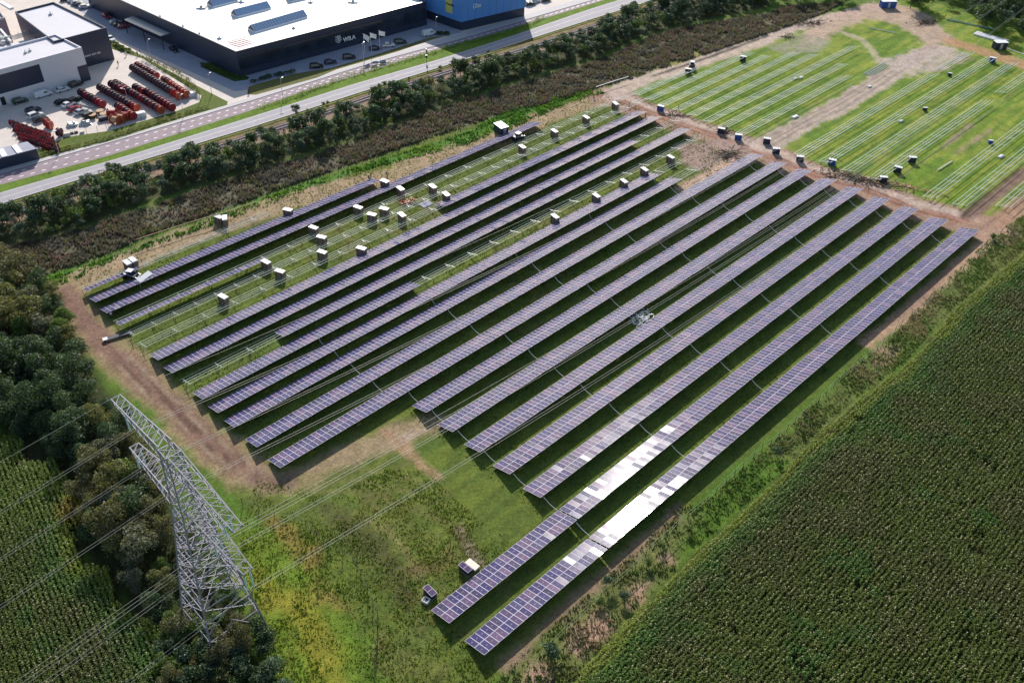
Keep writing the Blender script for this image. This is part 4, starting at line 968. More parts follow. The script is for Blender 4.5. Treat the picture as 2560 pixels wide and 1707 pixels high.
def text_on(p, q, s0, z0, size, txt, m, parent, name='lettering', out=.2, bold=.02):
    P_, d, n = frame_of(p, q)
    cu_ = bpy.data.curves.new(name, 'FONT'); cu_.body = txt; cu_.size = size; cu_.extrude = .04; cu_.offset = bold
    o = bpy.data.objects.new(name, cu_); COL.objects.link(o); bpy.context.view_layer.update()
    me = bpy.data.meshes.new_from_object(o.evaluated_get(bpy.context.evaluated_depsgraph_get())); bpy.data.objects.remove(o)
    me.materials.clear(); me.materials.append(m); t = mesh_obj(name, me, parent)
    X = Vector((d.x, d.y, 0)); Y = Vector((0, 0, 1)); Z = n
    t.matrix_world = Matrix(((X.x, Y.x, Z.x, 0), (X.y, Y.y, Z.y, 0), (X.z, Y.z, Z.z, 0), (0, 0, 0, 1)))
    t.location = P_+d*s0+n*out+Vector((0, 0, z0)); return t
def s_on(px, p, q, z):
    c, u = CU(*px, z); P_, d, n = frame_of(p, q); return (W(c, u)-P_).dot(d)
s1 = s_on(T(640,0,[(835, 385)])[0], WFL, WFR, 3.2); s2 = s_on(T(640,0,[(955, 355)])[0], WFL, WFR, 3.2)
text_on(WFL, WFR, s1, 2.35, (s2-s1)/2.55, 'WILA', MAT['white'], fac, bold=.07)
P_, d_, n_ = frame_of(WFL, WFR); s0 = s1-3.3; b = MB()
def zz(s, z): return P_+d_*s+n_*.22+Vector((0, 0, z))
for i_ in range(3):
    for sg in (-1, 1): b.bar(zz(s0+1.3, 2.5+i_*.75), zz(s0+1.3+sg*(1.25-i_*.12), 3.5+i_*.75), .16, 4)
b.bar(zz(s0+1.3, 4.6), zz(s0+1.3, 5.15), .22, 4)
b.build('emblem', MAT['white'], fac)
# rooflights of the factory
def rooflight(pts, h, w, stripes, name='rooflight'):
    p, q = [Vector(G(x, y, HW-.5)) for x, y in pts]; d = (q-p).normalized(); n = Vector((d.y, -d.x, 0)); z = Vector((0, 0, 1)); b = MB()
    A_ = [p-n*w, p+n*w]; B_ = [q-n*w, q+n*w]; cu = .5
    b.prism([A_[0][:2], A_[1][:2], B_[1][:2], B_[0][:2]], HW-.49, HW-.5+cu, 0)
    r0 = p+z*(h); r1 = q+z*(h); e = [v+z*cu for v in (A_[0], A_[1], B_[0], B_[1])]
    b.add([e[0], e[2], r1, r0], [(0, 1, 2, 3)], 1); b.add([e[1], r0, r1, e[3]], [(0, 1, 2, 3)], 1); b.add([e[0], r0, e[1]], [(0, 1, 2)], 2); b.add([e[2], e[3], r1], [(0, 1, 2)], 2)
    if stripes:
        m = int((q-p).length/1.1)
        for i in range(m+1):
            t = p.lerp(q, i/m); b.bar(t+n*w+z*(cu+.03), t+z*(h+.03), .07, 4, 0); b.bar(t-n*w+z*(cu+.03), t+z*(h+.03), .07, 4, 0)
    b.build(name, [MAT['white_roof'], MAT['skylight'], MAT['black']], fac)
rooflight(T(0,0,[(2310, 290)])+T(640,0,[(440, 150)]), 2.3, 2.3, True)
rooflight(T(0,0,[(2150, 150)])+T(640,0,[(110, 70)]), 2.3, 2.3, False)
rooflight(T(0,0,[(1930, 60)])+T(0,0,[(2350, -50)]), 2.3, 2.3, False)
rooflight(T(640,0,[(300, 10)])+T(640,0,[(650, -70)]), 2.3, 2.3, False)
for o_, x, y, s in (((0,0),1850,75,1.6), ((0,0),2215,20,1.1), ((640,0),500,25,.9), ((640,0),890,20,1.8), ((640,0),345,260,.6), ((0,0),2015,355,.7), ((0,0),1470,155,.3), ((0,0),1680,245,.3), ((0,0),1830,312,.3)):
    c, u = CU(*T(*o_, [(x, y)])[0], HW-.5); roof_unit(c, u, HW-.5, s, fac, MAT['steel'])
b = MB()
for k in range(5):
    a_, c_ = T(0,0,[(2075+k*25, 390+k*12), (2255+k*19, 345+k*12)]); b.bar(Vector(G(*a_, HW-.2)), Vector(G(*c_, HW-.2)), .12, 4)
b.build('roof_rack', MAT['red_paint'], fac)
b = MB(); b.bar(Vector(G(*T(0,0,[(1945, 362)])[0], HW-.3)), Vector(G(*T(0,0,[(2240, 275)])[0], HW-.3)), .08, 4); b.bar(Vector(G(*T(640,0,[(150, 20)])[0], HW-.35)), Vector(G(*T(640,0,[(700, 235)])[0], HW-.35)), .05, 4); b.build('roof_duct', MAT['steel'], fac)
# entrance canopy on the factory's side wall
cp = [G(*q, 5.0)[:2] for q in T(0,0,[(1140, 180), (1220, 150), (1560, 305), (1475, 330)])]
b = MB(); b.prism([tuple(p) for p in cp], 4.7, 5.0); can = b.build('canopy', MAT['steel'])
tag(can, 'grey flat canopy over the loading bay beside the factory', 'canopy')
b = MB()
for i_ in (0, 3): b.bar((*cp[i_], 0), (*cp[i_], 4.7), .15)
b.bar(((cp[0]+cp[3])/2).tolist()+[0], ((cp[0]+cp[3])/2).tolist()+[4.7], .15); b.build('column', MAT['black'], can)
# blue building with dark ground floor
BB = CU(*T(640,0,[(1885, 285)])[0], 0); BR_ = CU(*T(1280,0,[(112, 150)])[0], 0); dl_ = (BB[0]-34, BB[1]+KW*-34)
BR2 = (BR_[0]-34, BR_[1]+KW*-34)
b = MB(); slab(b, [BB, BR_, BR2, dl_], 0, 3.4, 0); bl = b.build('blue_building', [MAT['dark_wall']]); tag(bl, 'bright blue building on a dark ground floor with yellow sign', 'building')
def off(p, dc, du): return (p[0]+dc, p[1]+du)
up = [off(BB, .35, -.35), off(BR_, .35, .35), off(BR2, -.3, .3), off(dl_, -.3, -.35)]
b = MB(); slab(b, up, 3.4, 13.5, 0, 1); b.build('upper_storey', [MAT['blue'], MAT['white_roof']], bl)
P_, d_, n_ = frame_of(up[3], up[0]); L = face_len(up[3], up[0]); b = MB(); on_face(b, up[3], up[0], L-7.8, L-4.4, 5.4, 13.0, .08); b.build('sign', MAT['yellow'], bl)
text_on(up[3], up[0], L-7.6, 8.2, 1.25, 'Presolle', MAT['black'], bl, out=.1, bold=.02)
P2_, d2_, n2_ = frame_of(up[0], up[1]); text_on(up[0], up[1], 5.2, 7.6, 2.0, '(Zas', MAT['white'], bl, out=.1, bold=.03)
b = MB(); s = 3
while s < face_len(up[0], up[1]): on_face(b, up[0], up[1], s, s+.05, 3.45, 13.4, .02); s += 3.2
b.build('panel_joints', MAT['dark_wall'], bl)
# workshop roof at the lower left edge of the yard
q = [G(*p, 3.2)[:2] for p in T(0,0,[(-300, 1440), (0, 1360), (250, 1300), (335, 1365), (0, 1455), (-260, 1530)])]
b = MB(); b.prism([tuple(p) for p in q], 0, 3.2, 0, 1); wk = b.build('flat_shed', [MAT['dark_wall'], MAT['pave_grey']]); tag(wk, 'flat grey shed roof with white strips beside the drum heap', 'shed')
for xs in ((5, 1370, 45, 1440), (130, 1335, 185, 1405)):
    a_, c_ = [Vector(G(*p, 3.3)) for p in T(0,0,[(xs[0], xs[1]), (xs[2], xs[3])])]; b = MB(); d = (c_-a_).normalized(); n = Vector((-d.y, d.x, 0))*.75
    b.prism([(a_-n)[:2], (c_-n)[:2], (c_+n)[:2], (a_+n)[:2]], 3.2, 3.45); b.build('rooflight', MAT['white'], wk)

# ------------------------------------------------------------------ street lamps, flagpoles
def lamp_proto():
    o = empty('street_lamp', (0, 0, 0)); b = MB(); b.bar((0, 0, 0), (0, 0, 6.4), .09, 6, 0, .05); b.bar((0, 0, 6.35), (.9, 0, 6.6), .05, 5); b.build('pole', MAT['steel'], o)
    b = MB(); b.box(.7, 1.5, -.16, .16, 6.52, 6.68); b.build('lamp_head', MAT['white'], o); return o
lamps = [((0,0),545,1412,'beside the drum heap'), ((0,0),1690,1065,'at the right end of the drum yard'), ((0,0),1945,862,'on the lawn at the side road corner'), ((640,0),250,905,'on the strip left of the factory corner'),
         ((640,0),990,570,'in front of the WILA lettering'), ((640,0),1655,330,'between the factory and blue building'), ((640,0),2265,172,'against the blue building'), ((0,0),1390,545,'by the entrance of the side road'), ((0,0),1195,1000,'among the drum rows')]
lp = lamp_proto()
for i, (o_, x, y, w_) in enumerate(lamps):
    o = lp if i == 0 else copy_tree(lp); g = G(*T(*o_, [(x, y)])[0]); o.location = (g[0], g[1], 0); o.rotation_euler = (0, 0, PSI+(.4 if i != 8 else 2.2))
    tag(o, 'slim grey street lamp '+w_, 'street lamp', 'street lamps along the factory road')
for i, (x, y, w_) in enumerate(((1000, 500, 'left'), (1062, 492, 'middle'), (1140, 470, 'right'))):
    g = G(*T(640,0,[(x, y)])[0]); o = empty('flagpole', (g[0], g[1], 0), .1, 'white flagpole with white flag, %s one of the three before the factory' % w_, 'flagpole', 'flagpoles in front of the factory')
    b = MB(); b.bar((0, 0, 0), (0, 0, 7.4), .07, 6, 0, .04); b.build('pole', MAT['white'], o)
    b = MB(); nn_ = 8; pts = []
    for k_ in range(nn_+1):
        t = k_/nn_; pts += [(2.2*t, .16*math.sin(5*t+i), 7.2-.5*t*t-(.5*t if i == 0 else 0)), (2.0*t*(.8 if i == 0 else 1), .16*math.sin(5*t+i+.4), 5.6-.5*t*t-(.9*t if i == 0 else 0))]
    b.add(pts, [(2*k_, 2*k_+1, 2*k_+3, 2*k_+2) for k_ in range(nn_)]); f_ = b.build('flag', MAT['flag'], o)
    b = MB(); b.add([(.8, .11, 6.7), (1.3, .12, 6.95), (1.5, .12, 6.5), (1.0, .11, 6.2)], [(0, 1, 2, 3)]); b.build('flag_emblem', MAT['black'], f_)
# black signal post and the crash barrier along the main road
g = G(*T(640,0,[(1567, 575)])[0]); o = empty('signal_post', (g[0], g[1], 0), 0, 'black signal post with box on the strip between the roads', 'signal post')
b = MB(); b.bar((0, 0, 0), (0, 0, 4.6), .08, 6); b.build('pole', MAT['black'], o); b = MB(); b.box(-.3, .3, -.25, .25, 1.6, 2.6); b.box(-.2, .2, -.2, .2, 3.9, 4.8); b.build('signal_box', MAT['black'], o)
b = MB()
for a_, c_ in zip(np.arange(-50, 400, 9.), np.arange(-41, 409, 9.)):
    pa = W(line_at(a_, E_r2b)+.9, a_, .45); pc = W(line_at(c_, E_r2b)+.9, c_, .45); b.bar(pa, pc, .14, 4); b.bar((pa.x, pa.y, 0), pa, .06, 4)
base = W(line_at(170, E_r2b)+.9, 170); b.v = [tuple(Vector(v)-base) for v in b.v]; o = b.build('crash_barrier', MAT['wood'], None, base); tag(o, 'long dark low barrier along the railway side of the main road', 'crash barrier')
# swept mark sculptures on the service road: two small road cushions

# ------------------------------------------------------------------ fences
def fence(name, pts, h, m_post, label, group=None, wires=(.25, .6, 1.0, 1.4, 1.8), m_wire=None, rr=.05, curve=.0, mesh_step=None, wr=.012):
    P_ = [Vector(G(*q)) for q in pts]; base = P_[0].copy(); o = empty('wire_fence', base, 0, label, 'fence', group)
    for i, p in enumerate(P_):
        b = MB(); q = p-base; lean = Vector((random.gauss(0, .06), random.gauss(0, .06), h)); b.bar(q, q+lean, rr, 5); b.build('post', m_post, o)
    b = MB()
    for z in wires: b.tube([p-base+Vector((0, 0, z*h/2)) for p in P_], wr, 3)
    b.build('fence_wire', m_wire or MAT['steel'], o); return o
GREENP = mat('green_coated_post', (.05, .07, .045), .6)
GREENW = mat('green_fence_mesh', (.16, .22, .10), .7)
fp = T(1280,1280,[(150,1520),(250,1350),(368,1235),(487,1115),(600,1012),(705,905),(815,800),(925,695),(1025,612),(1130,520),(1230,402),(1325,312),(1415,240),(1510,145),(1610,62)])+T(1280,854,[(1790,1480),(1870,1400),(1960,1310),(2040,1240),(2120,1160),(2210,1080),(2290,1000)])+T(1920,854,[(20,960),(95,890),(170,820),(245,750),(320,690),(390,620),(460,560),(530,490),(600,420),(665,370),(735,310),(790,260),(860,200),(920,150),(990,100),(1050,30)])+T(1920,427,[(1100,1560),(1160,1490),(1215,1430),(1310,1340),(1420,1280),(1520,1170),(1580,1110),(1650,1050),(1720,980),(1790,910),(1850,860),(1930,800),(2010,720),(2060,680),(2130,590),(2190,560),(2260,490)])
fence('f', fp, 2.0, MAT['black'], 'long wire fence with dark posts between the last panel row and maize', None, (1.0, 1.95, 2.0), GREENW, .055, wr=.03)
fp = T(0,427,[(1030,700),(1130,690),(1250,660),(1420,620),(1620,560),(1780,510),(1950,455),(2100,400),(2250,350)])+T(640,427,[(-10,310),(115,262),(205,230),(300,190),(395,165),(505,130),(590,110),(680,85),(760,45),(850,20)])+T(640,0,[(925,1560),(1010,1535),(1080,1515),(1155,1495),(1235,1465),(1310,1430),(1420,1400),(1535,1370),(1620,1350),(1740,1310),(1880,1260),(2030,1210),(2200,1170)])+T(1280,0,[(0,1090),(120,1050),(250,1020),(380,985),(500,945),(620,905),(740,865)])
fence('f', fp, 2.0, MAT['wood'], 'long wire fence between the grey scrub and the left panel rows', None, (2.0,), GREENW, .06, wr=.02)
fp = T(640,1280,[(-120,-60),(30,-20),(170,20),(350,60),(460,140),(565,245),(665,330),(800,385),(925,490),(965,580),(1025,720),(1075,850),(1120,960),(1118,1100),(1108,1250),(1092,1400),(1085,1568)])
fence('f', fp, 2.1, MAT['wood'], 'curving wire fence with dark posts across the meadow by the pylon', None, (.4, 1., 1.6, 2.0), mat('green_wire', (.03, .09, .05), .6), .06, wr=.012)
fp = T(0,0,[(590,1275),(700,1255),(800,1240),(900,1215),(985,1195),(1000,1180),(1150,1140),(1300,1110),(1450,1075),(1600,1030),(1840,940),(1835,880),(1740,760),(1600,670),(1450,600),(1310,540)])
fence('f', fp, 1.9, MAT['black'], 'dark mesh fence round the red drum yard', None, (.4, .8, 1.2, 1.6, 2.0), MAT['black'], .05, wr=.015)
b = MB(); pts = [Vector(G(*q, 2.1)) for q in T(0,427,[(1250,630),(1500,550),(1750,470),(2050,385),(2350,285)])]; base = Vector((pts[0].x, pts[0].y, 0)); b.tube([p-base for p in pts], .09, 4); o = b.build('barrier_tape', MAT['tan'], None, base); tag(o, 'faded orange barrier tape strung along the fence near the left rows', 'barrier tape')
b = MB(); pts = [Vector(G(*q, 1.6)) for q in T(1280,0,[(770,800),(920,750),(1070,705)])]; base = Vector((pts[0].x, pts[0].y, 0)); b.tube([p-base for p in pts], .10, 4); o = b.build('barrier_tape', MAT['white'], None, base); tag(o, 'white barrier tape at the fence end near the track corner', 'barrier tape')

# ------------------------------------------------------------------ crates of modules
def crate_proto(load, cap, w=1.25, l=2.35, h=1.95):
    o = empty('crate', (0, 0, 0)); b = MB(); 
    for y in (-l/2+.1, 0, l/2-.1): b.box(-w/2, w/2, y-.06, y+.06, 0, .1)
    for x in (-w/2+.05, -.25, .25, w/2-.05): b.box(x-.05, x+.05, -l/2, l/2, .1, .13)
    b.build('pallet', MAT['tan'], o); b = MB(); b.box(-w/2+.02, w/2-.02, -l/2+.02, l/2-.02, .13, h); b.build('load', load, o)
    b = MB(); b.box(-w/2-.02, w/2+.02, -l/2-.02, l/2+.02, h, h+.06); b.box(-w/2-.03, w/2+.03, -l/2-.03, -l/2-.005, h-.18, h+.03); b.box(-w/2-.03, w/2+.03, l/2+.005, l/2+.03, h-.18, h+.03); b.build('lid', cap, o)
    b = MB()
    for y in (-.6, .6): b.box(-w/2-.035, w/2+.035, y-.03, y+.03, .1, h+.075)
    b.build('strap', MAT['black'], o)
    return o
CARDL = [crate_proto(MAT['card'], MAT['white']), crate_proto(MAT['darkcover'], MAT['white']), crate_proto(MAT['bluecover'], MAT['white'])]
used = [False]*3
def crate(o_, x, y, label, kind=0, rot=0.0, s=1.0, group='pale-topped crates between the left racks', z=0.0):
    p = CARDL[kind]; o = p if not used[kind] else copy_tree(p); used[kind] = True
    g = G(*T(*o_, [(x, y)])[0], 1.95*s+z); o.location = (g[0], g[1], z); o.rotation_euler = (0, 0, rot); o.scale = (s, s, s)
    tag(o, label, 'crate', group); o.name = 'crate'; return o
M_ = (640, 427)
cl = [(M_,290,355,'white-topped crate at the end of the first rail strip above the left rows',.35), (M_,1180,92,'crate at the far end of the row nearest the fence, beside workers',.6), (M_,1325,160,'white crate at the shaded edge of the second left row',.9),
 (M_,1175,345,'right one of two neighbouring crates on the middle grass strip',.35), (M_,1062,398,'left one of two neighbouring crates on the middle grass strip',.35), (M_,1338,400,'crate standing alone below the pair on the middle strip',.9), (M_,1622,140,'crate on the strip right of the orange machine',.9), (M_,1745,212,'crate beside the start of the pale glaring half row',.95),
 (M_,600,605,'crate on the upper strip, left of the neighbouring pair',.35), (M_,605,742,'crate on the strip directly below another, left centre',.45), (M_,965,708,'brownish crate touching the upper edge of a finished row',.4), (M_,90,832,'crate at the end of the half-filled rack, left part',.6), (M_,218,918,'crate in the grass lower left, nearest the finished rows',.4),
 (M_,527,518,'dim crate in the row shadow, left one of two',.5), (M_,937,332,'dim crate in the row shadow, right one of two',.5), ((0,427),2045,1150,'lone crate on the left rack strip nearest the pylon track',.6), ((0,427),1165,838,'left one of two joined crates on the dirt path by the corner',.75), ((0,427),1218,812,'right one of two joined crates on the dirt path by the corner',.75),
 ((0,427),2005,420,'left one of two tilted crates beside the fence tape',.5), ((0,427),2062,428,'right one of two tilted crates beside the fence tape',1.3),
 ((1280,0),950,948,'crate at the track corner above the first rack ends',1.1), ((1280,0),682,1075,'crate on the upper strip second below the track corner',.95), ((1280,0),390,1200,'crate on the upper strip below the trailer',.95), ((1280,0),95,1345,'crate on the upper strip beside the far loader',.95),
 ((1280,0),1458,1438,'crate beside the dug-up soil near the racks',.9), ((1280,0),1218,1552,'crate just beyond the end of an eleventh row',1.), ((1280,427),1028,92,'dark-sided crate leaning by the bare rack strip',1.), ((1280,427),775,225,'brown crate midway on the lower rack strip',.95), ((1280,427),395,415,'crate with grey side at the near end of the lower rack strip',.95)]
for o_, x, y, lab, r in cl: crate(o_, x, y, lab, 0, 1.57-r)
far_c = [((1280,0),1367,972,'bright blue crate beside the dirt track corner',2), ((1280,0),2125,518,'dark crate near the top of the far left plot',1), ((1280,0),1620,632,'dark crate beside the loader at the far plot edge',1), ((1280,0),1925,1178,'dark crate next to a brush heap on the track edge',1), ((1280,0),2082,1235,'blue-sided crate on the track edge, right of the brush heap',2), ((1280,0),2345,1270,'dark crate left of the sandy track mouth',1),
 ((1920,0),80,1362,'dark crate at the sandy track mouth',1), ((1920,0),300,1435,'dark crate first to the right of the sandy track mouth',1), ((1920,0),595,1465,'blue crate second right of the sandy track mouth',2), ((1920,0),1332,1442,'dark crate on the open grass, upper of a close pair',1), ((1920,0),1200,1532,'dark crate on the open grass, lower of a close pair',1), ((1920,0),2068,530,'blue crate at the top right by the orange track',2),
 ((1920,0),1675,672,'small dark crate high in the right plot',1), ((1920,0),1447,988,'small dark crate in the middle of the right plot',1), ((1920,0),2050,1288,'small blue crate on the right plot beside a rack',2), ((1920,427),1065,55,'black crate on the track edge by the timber pile',1)]
for o_, x, y, lab, kd in far_c: crate(o_, x, y, lab, kd, random.uniform(-.3, .3)+1.3, .55 if lab.startswith('small') else .88, 'dark wrapped crates in the far plots')
def small_box(x0, y, lab, s, o_=(1920, 0), m='white', rot=.7, cat='panel stack'):
    g = G(*T(*o_, [(x0, y)])[0]); b = MB(); b.box(-s, s, -s*.45, s*.45, 0, .25); b.box(-s*.9, s*.9, -s*.4, s*.4, .25, .45); o = b.build('panel_stack', MAT[m], None, (g[0], g[1], 0), rot); tag(o, lab, cat); return o
for x, y, lab, s in ((1215, 1117, 'small white stack on the grass in the middle of the right plot', .9), (2135, 1442, 'small white stack at the right edge of the right plot', 1.2), (245, 1078, 'flat white stack beside the sandy track in the left plot', 1.3), (300, 718, 'right one of two small pale stacks high in the left plot', .8), (245, 728, 'left one of two small pale stacks high in the left plot', .8), (930, 800, 'white slab lying at the edge of the sandy track', .8)):
    small_box(x, y, lab, s)
# sheds, trailer and beams beyond the far plot
def boxy(name, o_, x, y, w, l, h, wall, roof, label, cat, rot):
    g = G(*T(*o_, [(x, y)])[0], h); e = empty(name, (g[0], g[1], 0), rot, label, cat)
    b = MB(); b.box(-w/2, w/2, -l/2, l/2, .15, h); b.build('body', MAT[wall], e); b = MB(); b.box(-w/2-.1, w/2+.1, -l/2-.1, l/2+.1, h, h+.12); b.build('roof', MAT[roof], e)
    b = MB(); b.box(-.5, .5, -l/2-.04, -l/2, .2, h*.85); b.build('door', MAT['steel'], e); return e
boxy('site_container', (1920,0), 1110, 10, 6, 2.6, 2.6, 'bluecover', 'white', 'blue and white site container at the top beside the soil heaps', 'container', .1)
boxy('site_container', (1920,0), 2140, 385, 4.5, 2.6, 2.6, 'darkcover', 'white', 'white-roofed container at the end of the white beams', 'container', .1)
boxy('field_shelter', (1920,0), 2170, 35, 5.5, 3, 2.4, 'darkcover', 'white', 'small white-roofed shelter in the meadow beyond the trees', 'shelter', .1)
g = G(*T(1920,0,[(2045,350)])[0]); b = MB()
for k_ in range(5): b.box(-6, 6, k_*.8-2, k_*.8-1.5, 0, .5+.1*(k_ % 2))
o = b.build('beam_stack', MAT['white'], None, (g[0], g[1], 0), -.75); tag(o, 'stack of long white beams beside the container beyond the plot', 'beam stack')
for q, lab in ((T(1920,0,[(1640,180),(2080,270)]), 'long blue-green net laid along the shaded tree line'), (T(1920,0,[(930,255),(1180,305)]), 'pale pipe lying in the grass at the top of the far plot'), (T(1920,0,[(2150,430),(2350,500)]), 'pale green rail line running out of frame at the upper right'), (T(1920,0,[(1560,1560),(1690,1480)]), 'loose white rail lying on the grass at the right plot')):
    a_, c_ = [Vector(G(*p, .3)) for p in q]; b = MB(); b.bar(Vector((0, 0, .3)), c_-a_+Vector((0, 0, .3)), .25 if 'net' in lab else .15, 6); o = b.build('long_pipe', MAT['insul'] if 'net' in lab else MAT['white'], None, (a_.x, a_.y, 0)); tag(o, lab, 'pipe')
g = G(*T(1920,0,[(960,640)])[0]); b = MB()
for k_ in range(4): b.box(-6, 6+k_, k_*.9-2.5, k_*.9-2.3, 0, .2)
o = b.build('rail_bundle', MAT['steel'], None, (g[0], g[1], 0), PSI); tag(o, 'bundle of grey rails spread beside the sandy track', 'rail bundle')

# two small pallet stacks and white boxes at the near rows
for (x, y, lab, rot, wt) in ((1040+645/5.228, 1380+190/5.228, 'pallet stack topped by a dark solar module, beside the cream lid', -.72, 'cream'), (1040+182/5.228, 1380+495/5.228, 'pallet stack topped by a dark solar module, beside the white box', -.80, 'white')):
    g = G(x, y, 1.2); e = empty('module_stack', (g[0], g[1], 0), rot, lab, 'pallet stack'); b = MB(); b.box(-1.12, 1.12, -.52, .52, .12, 1.15); b.build('stack', MAT['darkcover'], e)
    b = MB(); b.box(-1.15, 1.15, -.55, .55, 0, .12); b.build('pallet', MAT['tan'], e)
    b = MB(); b.box(-1.16, 1.16, -.56, .56, 1.15, 1.19, 0)
    for xa, xb in ((-1.11, -.03), (.03, 1.11)): b.box(xa, xb, -.51, .51, 1.19, 1.195, 1)
    me = b.mesh('solar_module', [MAT['frame'], MAT['solar']]); at = me.color_attributes.new('tint', 'FLOAT_COLOR', 'POINT'); mesh_obj('solar_module', me, e)
g = G(1040+737/5.228, 1380+155/5.228, .6); b = MB(); b.box(-1.15, 1.15, -.55, .55, .0, .12, 1); b.box(-1.15, 1.15, -.55, .55, .12, .55, 0); b.box(-1.2, 1.2, -.6, .6, .55, .62, 0); o = b.build('pallet_box', [MAT['cream'], MAT['tan']], None, (g[0], g[1], 0), -.72); tag(o, 'cream lidded pallet box beside the upper module stack', 'box')
g = G(1040+130/5.228, 1380+625/5.228, .4); b = MB(); b.box(-.55, .55, -.5, .5, 0, .35, 0); b.box(-.55, -.48, -.5, .5, .35, .6); b.box(.48, .55, -.5, .5, .35, .6); b.box(-.48, .48, .43, .5, .35, .6); b.box(-.48, .48, -.5, -.43, .35, .6); b.box(-.2, .25, -.15, .3, .351, .5, 1); o = b.build('open_box', [MAT['white'], MAT['black']], None, (g[0], g[1], 0), -.5); tag(o, 'white open box with a dark hole beside the lower module stack', 'box')
# tangle of pale offcuts between the rows
g = G(1602, 795, .3); b = MB(); r = random.Random(3)
for k_ in range(70):
    a = Vector((r.gauss(0, 1.5), r.gauss(0, .9), r.uniform(.05, .9))); d = Vector((r.gauss(0, 1), r.gauss(0, 1), r.gauss(0, .35))).normalized()*r.uniform(.5, 1.6); b.bar(a, a+d if a.z+d.z > .03 else a-d, .06, 4)
for t in range(40): a = t/40*6.28; c_ = (t+1)/40*6.28; b.bar((2.6*math.cos(a), 1.4*math.sin(a), .4+.3*math.sin(3*a)), (2.6*math.cos(c_), 1.4*math.sin(c_), .4+.3*math.sin(3*c_)), .10, 4)
o = b.build('cable_tangle', MAT['white'], None, (g[0], g[1], 0), PSI); tag(o, 'tangled heap of white cable and offcuts in the dark gap between rows', 'cable heap')
def brush(o_, x, y, n, sx, sy, m, label, cat='brush heap', hgt=.9, rot=PSI-.5):
    g = G(*T(*o_, [(x, y)])[0]); b = MB(); r = random.Random(int(x))
    for k_ in range(n):
        a = Vector((r.gauss(0, sx*.4), r.gauss(0, sy*.4), r.uniform(.05, hgt))); d = Vector((r.gauss(0, 1), r.gauss(0, .7), r.gauss(0, .3))).normalized()*r.uniform(.6, 2.2); q = a+d; q.z = max(q.z, .05); b.bar(a, q, r.uniform(.04, .10), 4)
    o = b.build('brush_heap', MAT[m], None, (g[0], g[1], 0), rot); tag(o, label, cat)
brush((1280,0), 1980, 1420, 110, 5, 3, 'bark', 'dark heap of brushwood on the dug-up soil')
brush((1280,0), 1950, 1215, 60, 2.5, 1.5, 'bark', 'small brush heap on the track edge beside a dark crate')
brush((1920,427), 800, 80, 240, 13, 3.5, 'bark', 'long heap of dark timber and rubbish beside the track', rot=-.45)
brush((1920,427), 1180, 130, 130, 15, 1.2, 'tan', 'long pale line of planks beside the track corner', 'plank pile', .4, -.45)
brush((1920,0), 380, 220, 120, 10, 3, 'bark', 'dark brush heap on the far sandy ground at upper left')
brush((1920,0), 170, 345, 50, 4, 2, 'bark', 'smaller dark brush heap before the far sandy ground')
brush((1920,0), 1450, 215, 90, 9, 2.5, 'bark', 'dark soil and brush heap at the far corner', hgt=1.3)
brush((640,427), 1400, 290, 40, 3, 1.2, 'drum_orange', 'rusty orange machine parts lying among the bare racks', 'machine parts', .8)
brush((1280,0), 1500, 1065, 40, 5, .7, 'bark', 'brushwood line lying along the track before the far plot', hgt=.4, rot=-.1)
g = G(*T(0,854,[(70,1520)])[0])
g = G(*T(0,427,[(1075,1512)])[0], .5); b = MB(); b.box(-3, 3, -.5, .5, .35, .5); b.box(-3, -2, -.5, .5, .5, .62, 1); b.box(-2.8, -2.6, -.4, .4, 0, .35); b.box(2.5, 2.7, -.4, .4, 0, .35); o = b.build('flat_cart', [MAT['darkcover'], MAT['white']], None, (g[0], g[1], 0), PSI-.25); tag(o, 'long low cart with white end at the near end of the first bare rack', 'cart')
for x, y, lab in ((1590, 600, 'slab left'), (1570, 620, 'x')): pass
g = G(*T(640,427,[(1560,305)])[0], .1); b = MB(); b.box(-1.6, 1.6, -1.3, 1.3, .02, .12); o = b.build('ground_mat', MAT['pave_grey'], None, (g[0], g[1], 0), PSI); tag(o, 'square grey mat lying on the grass before the glaring half row', 'mat')

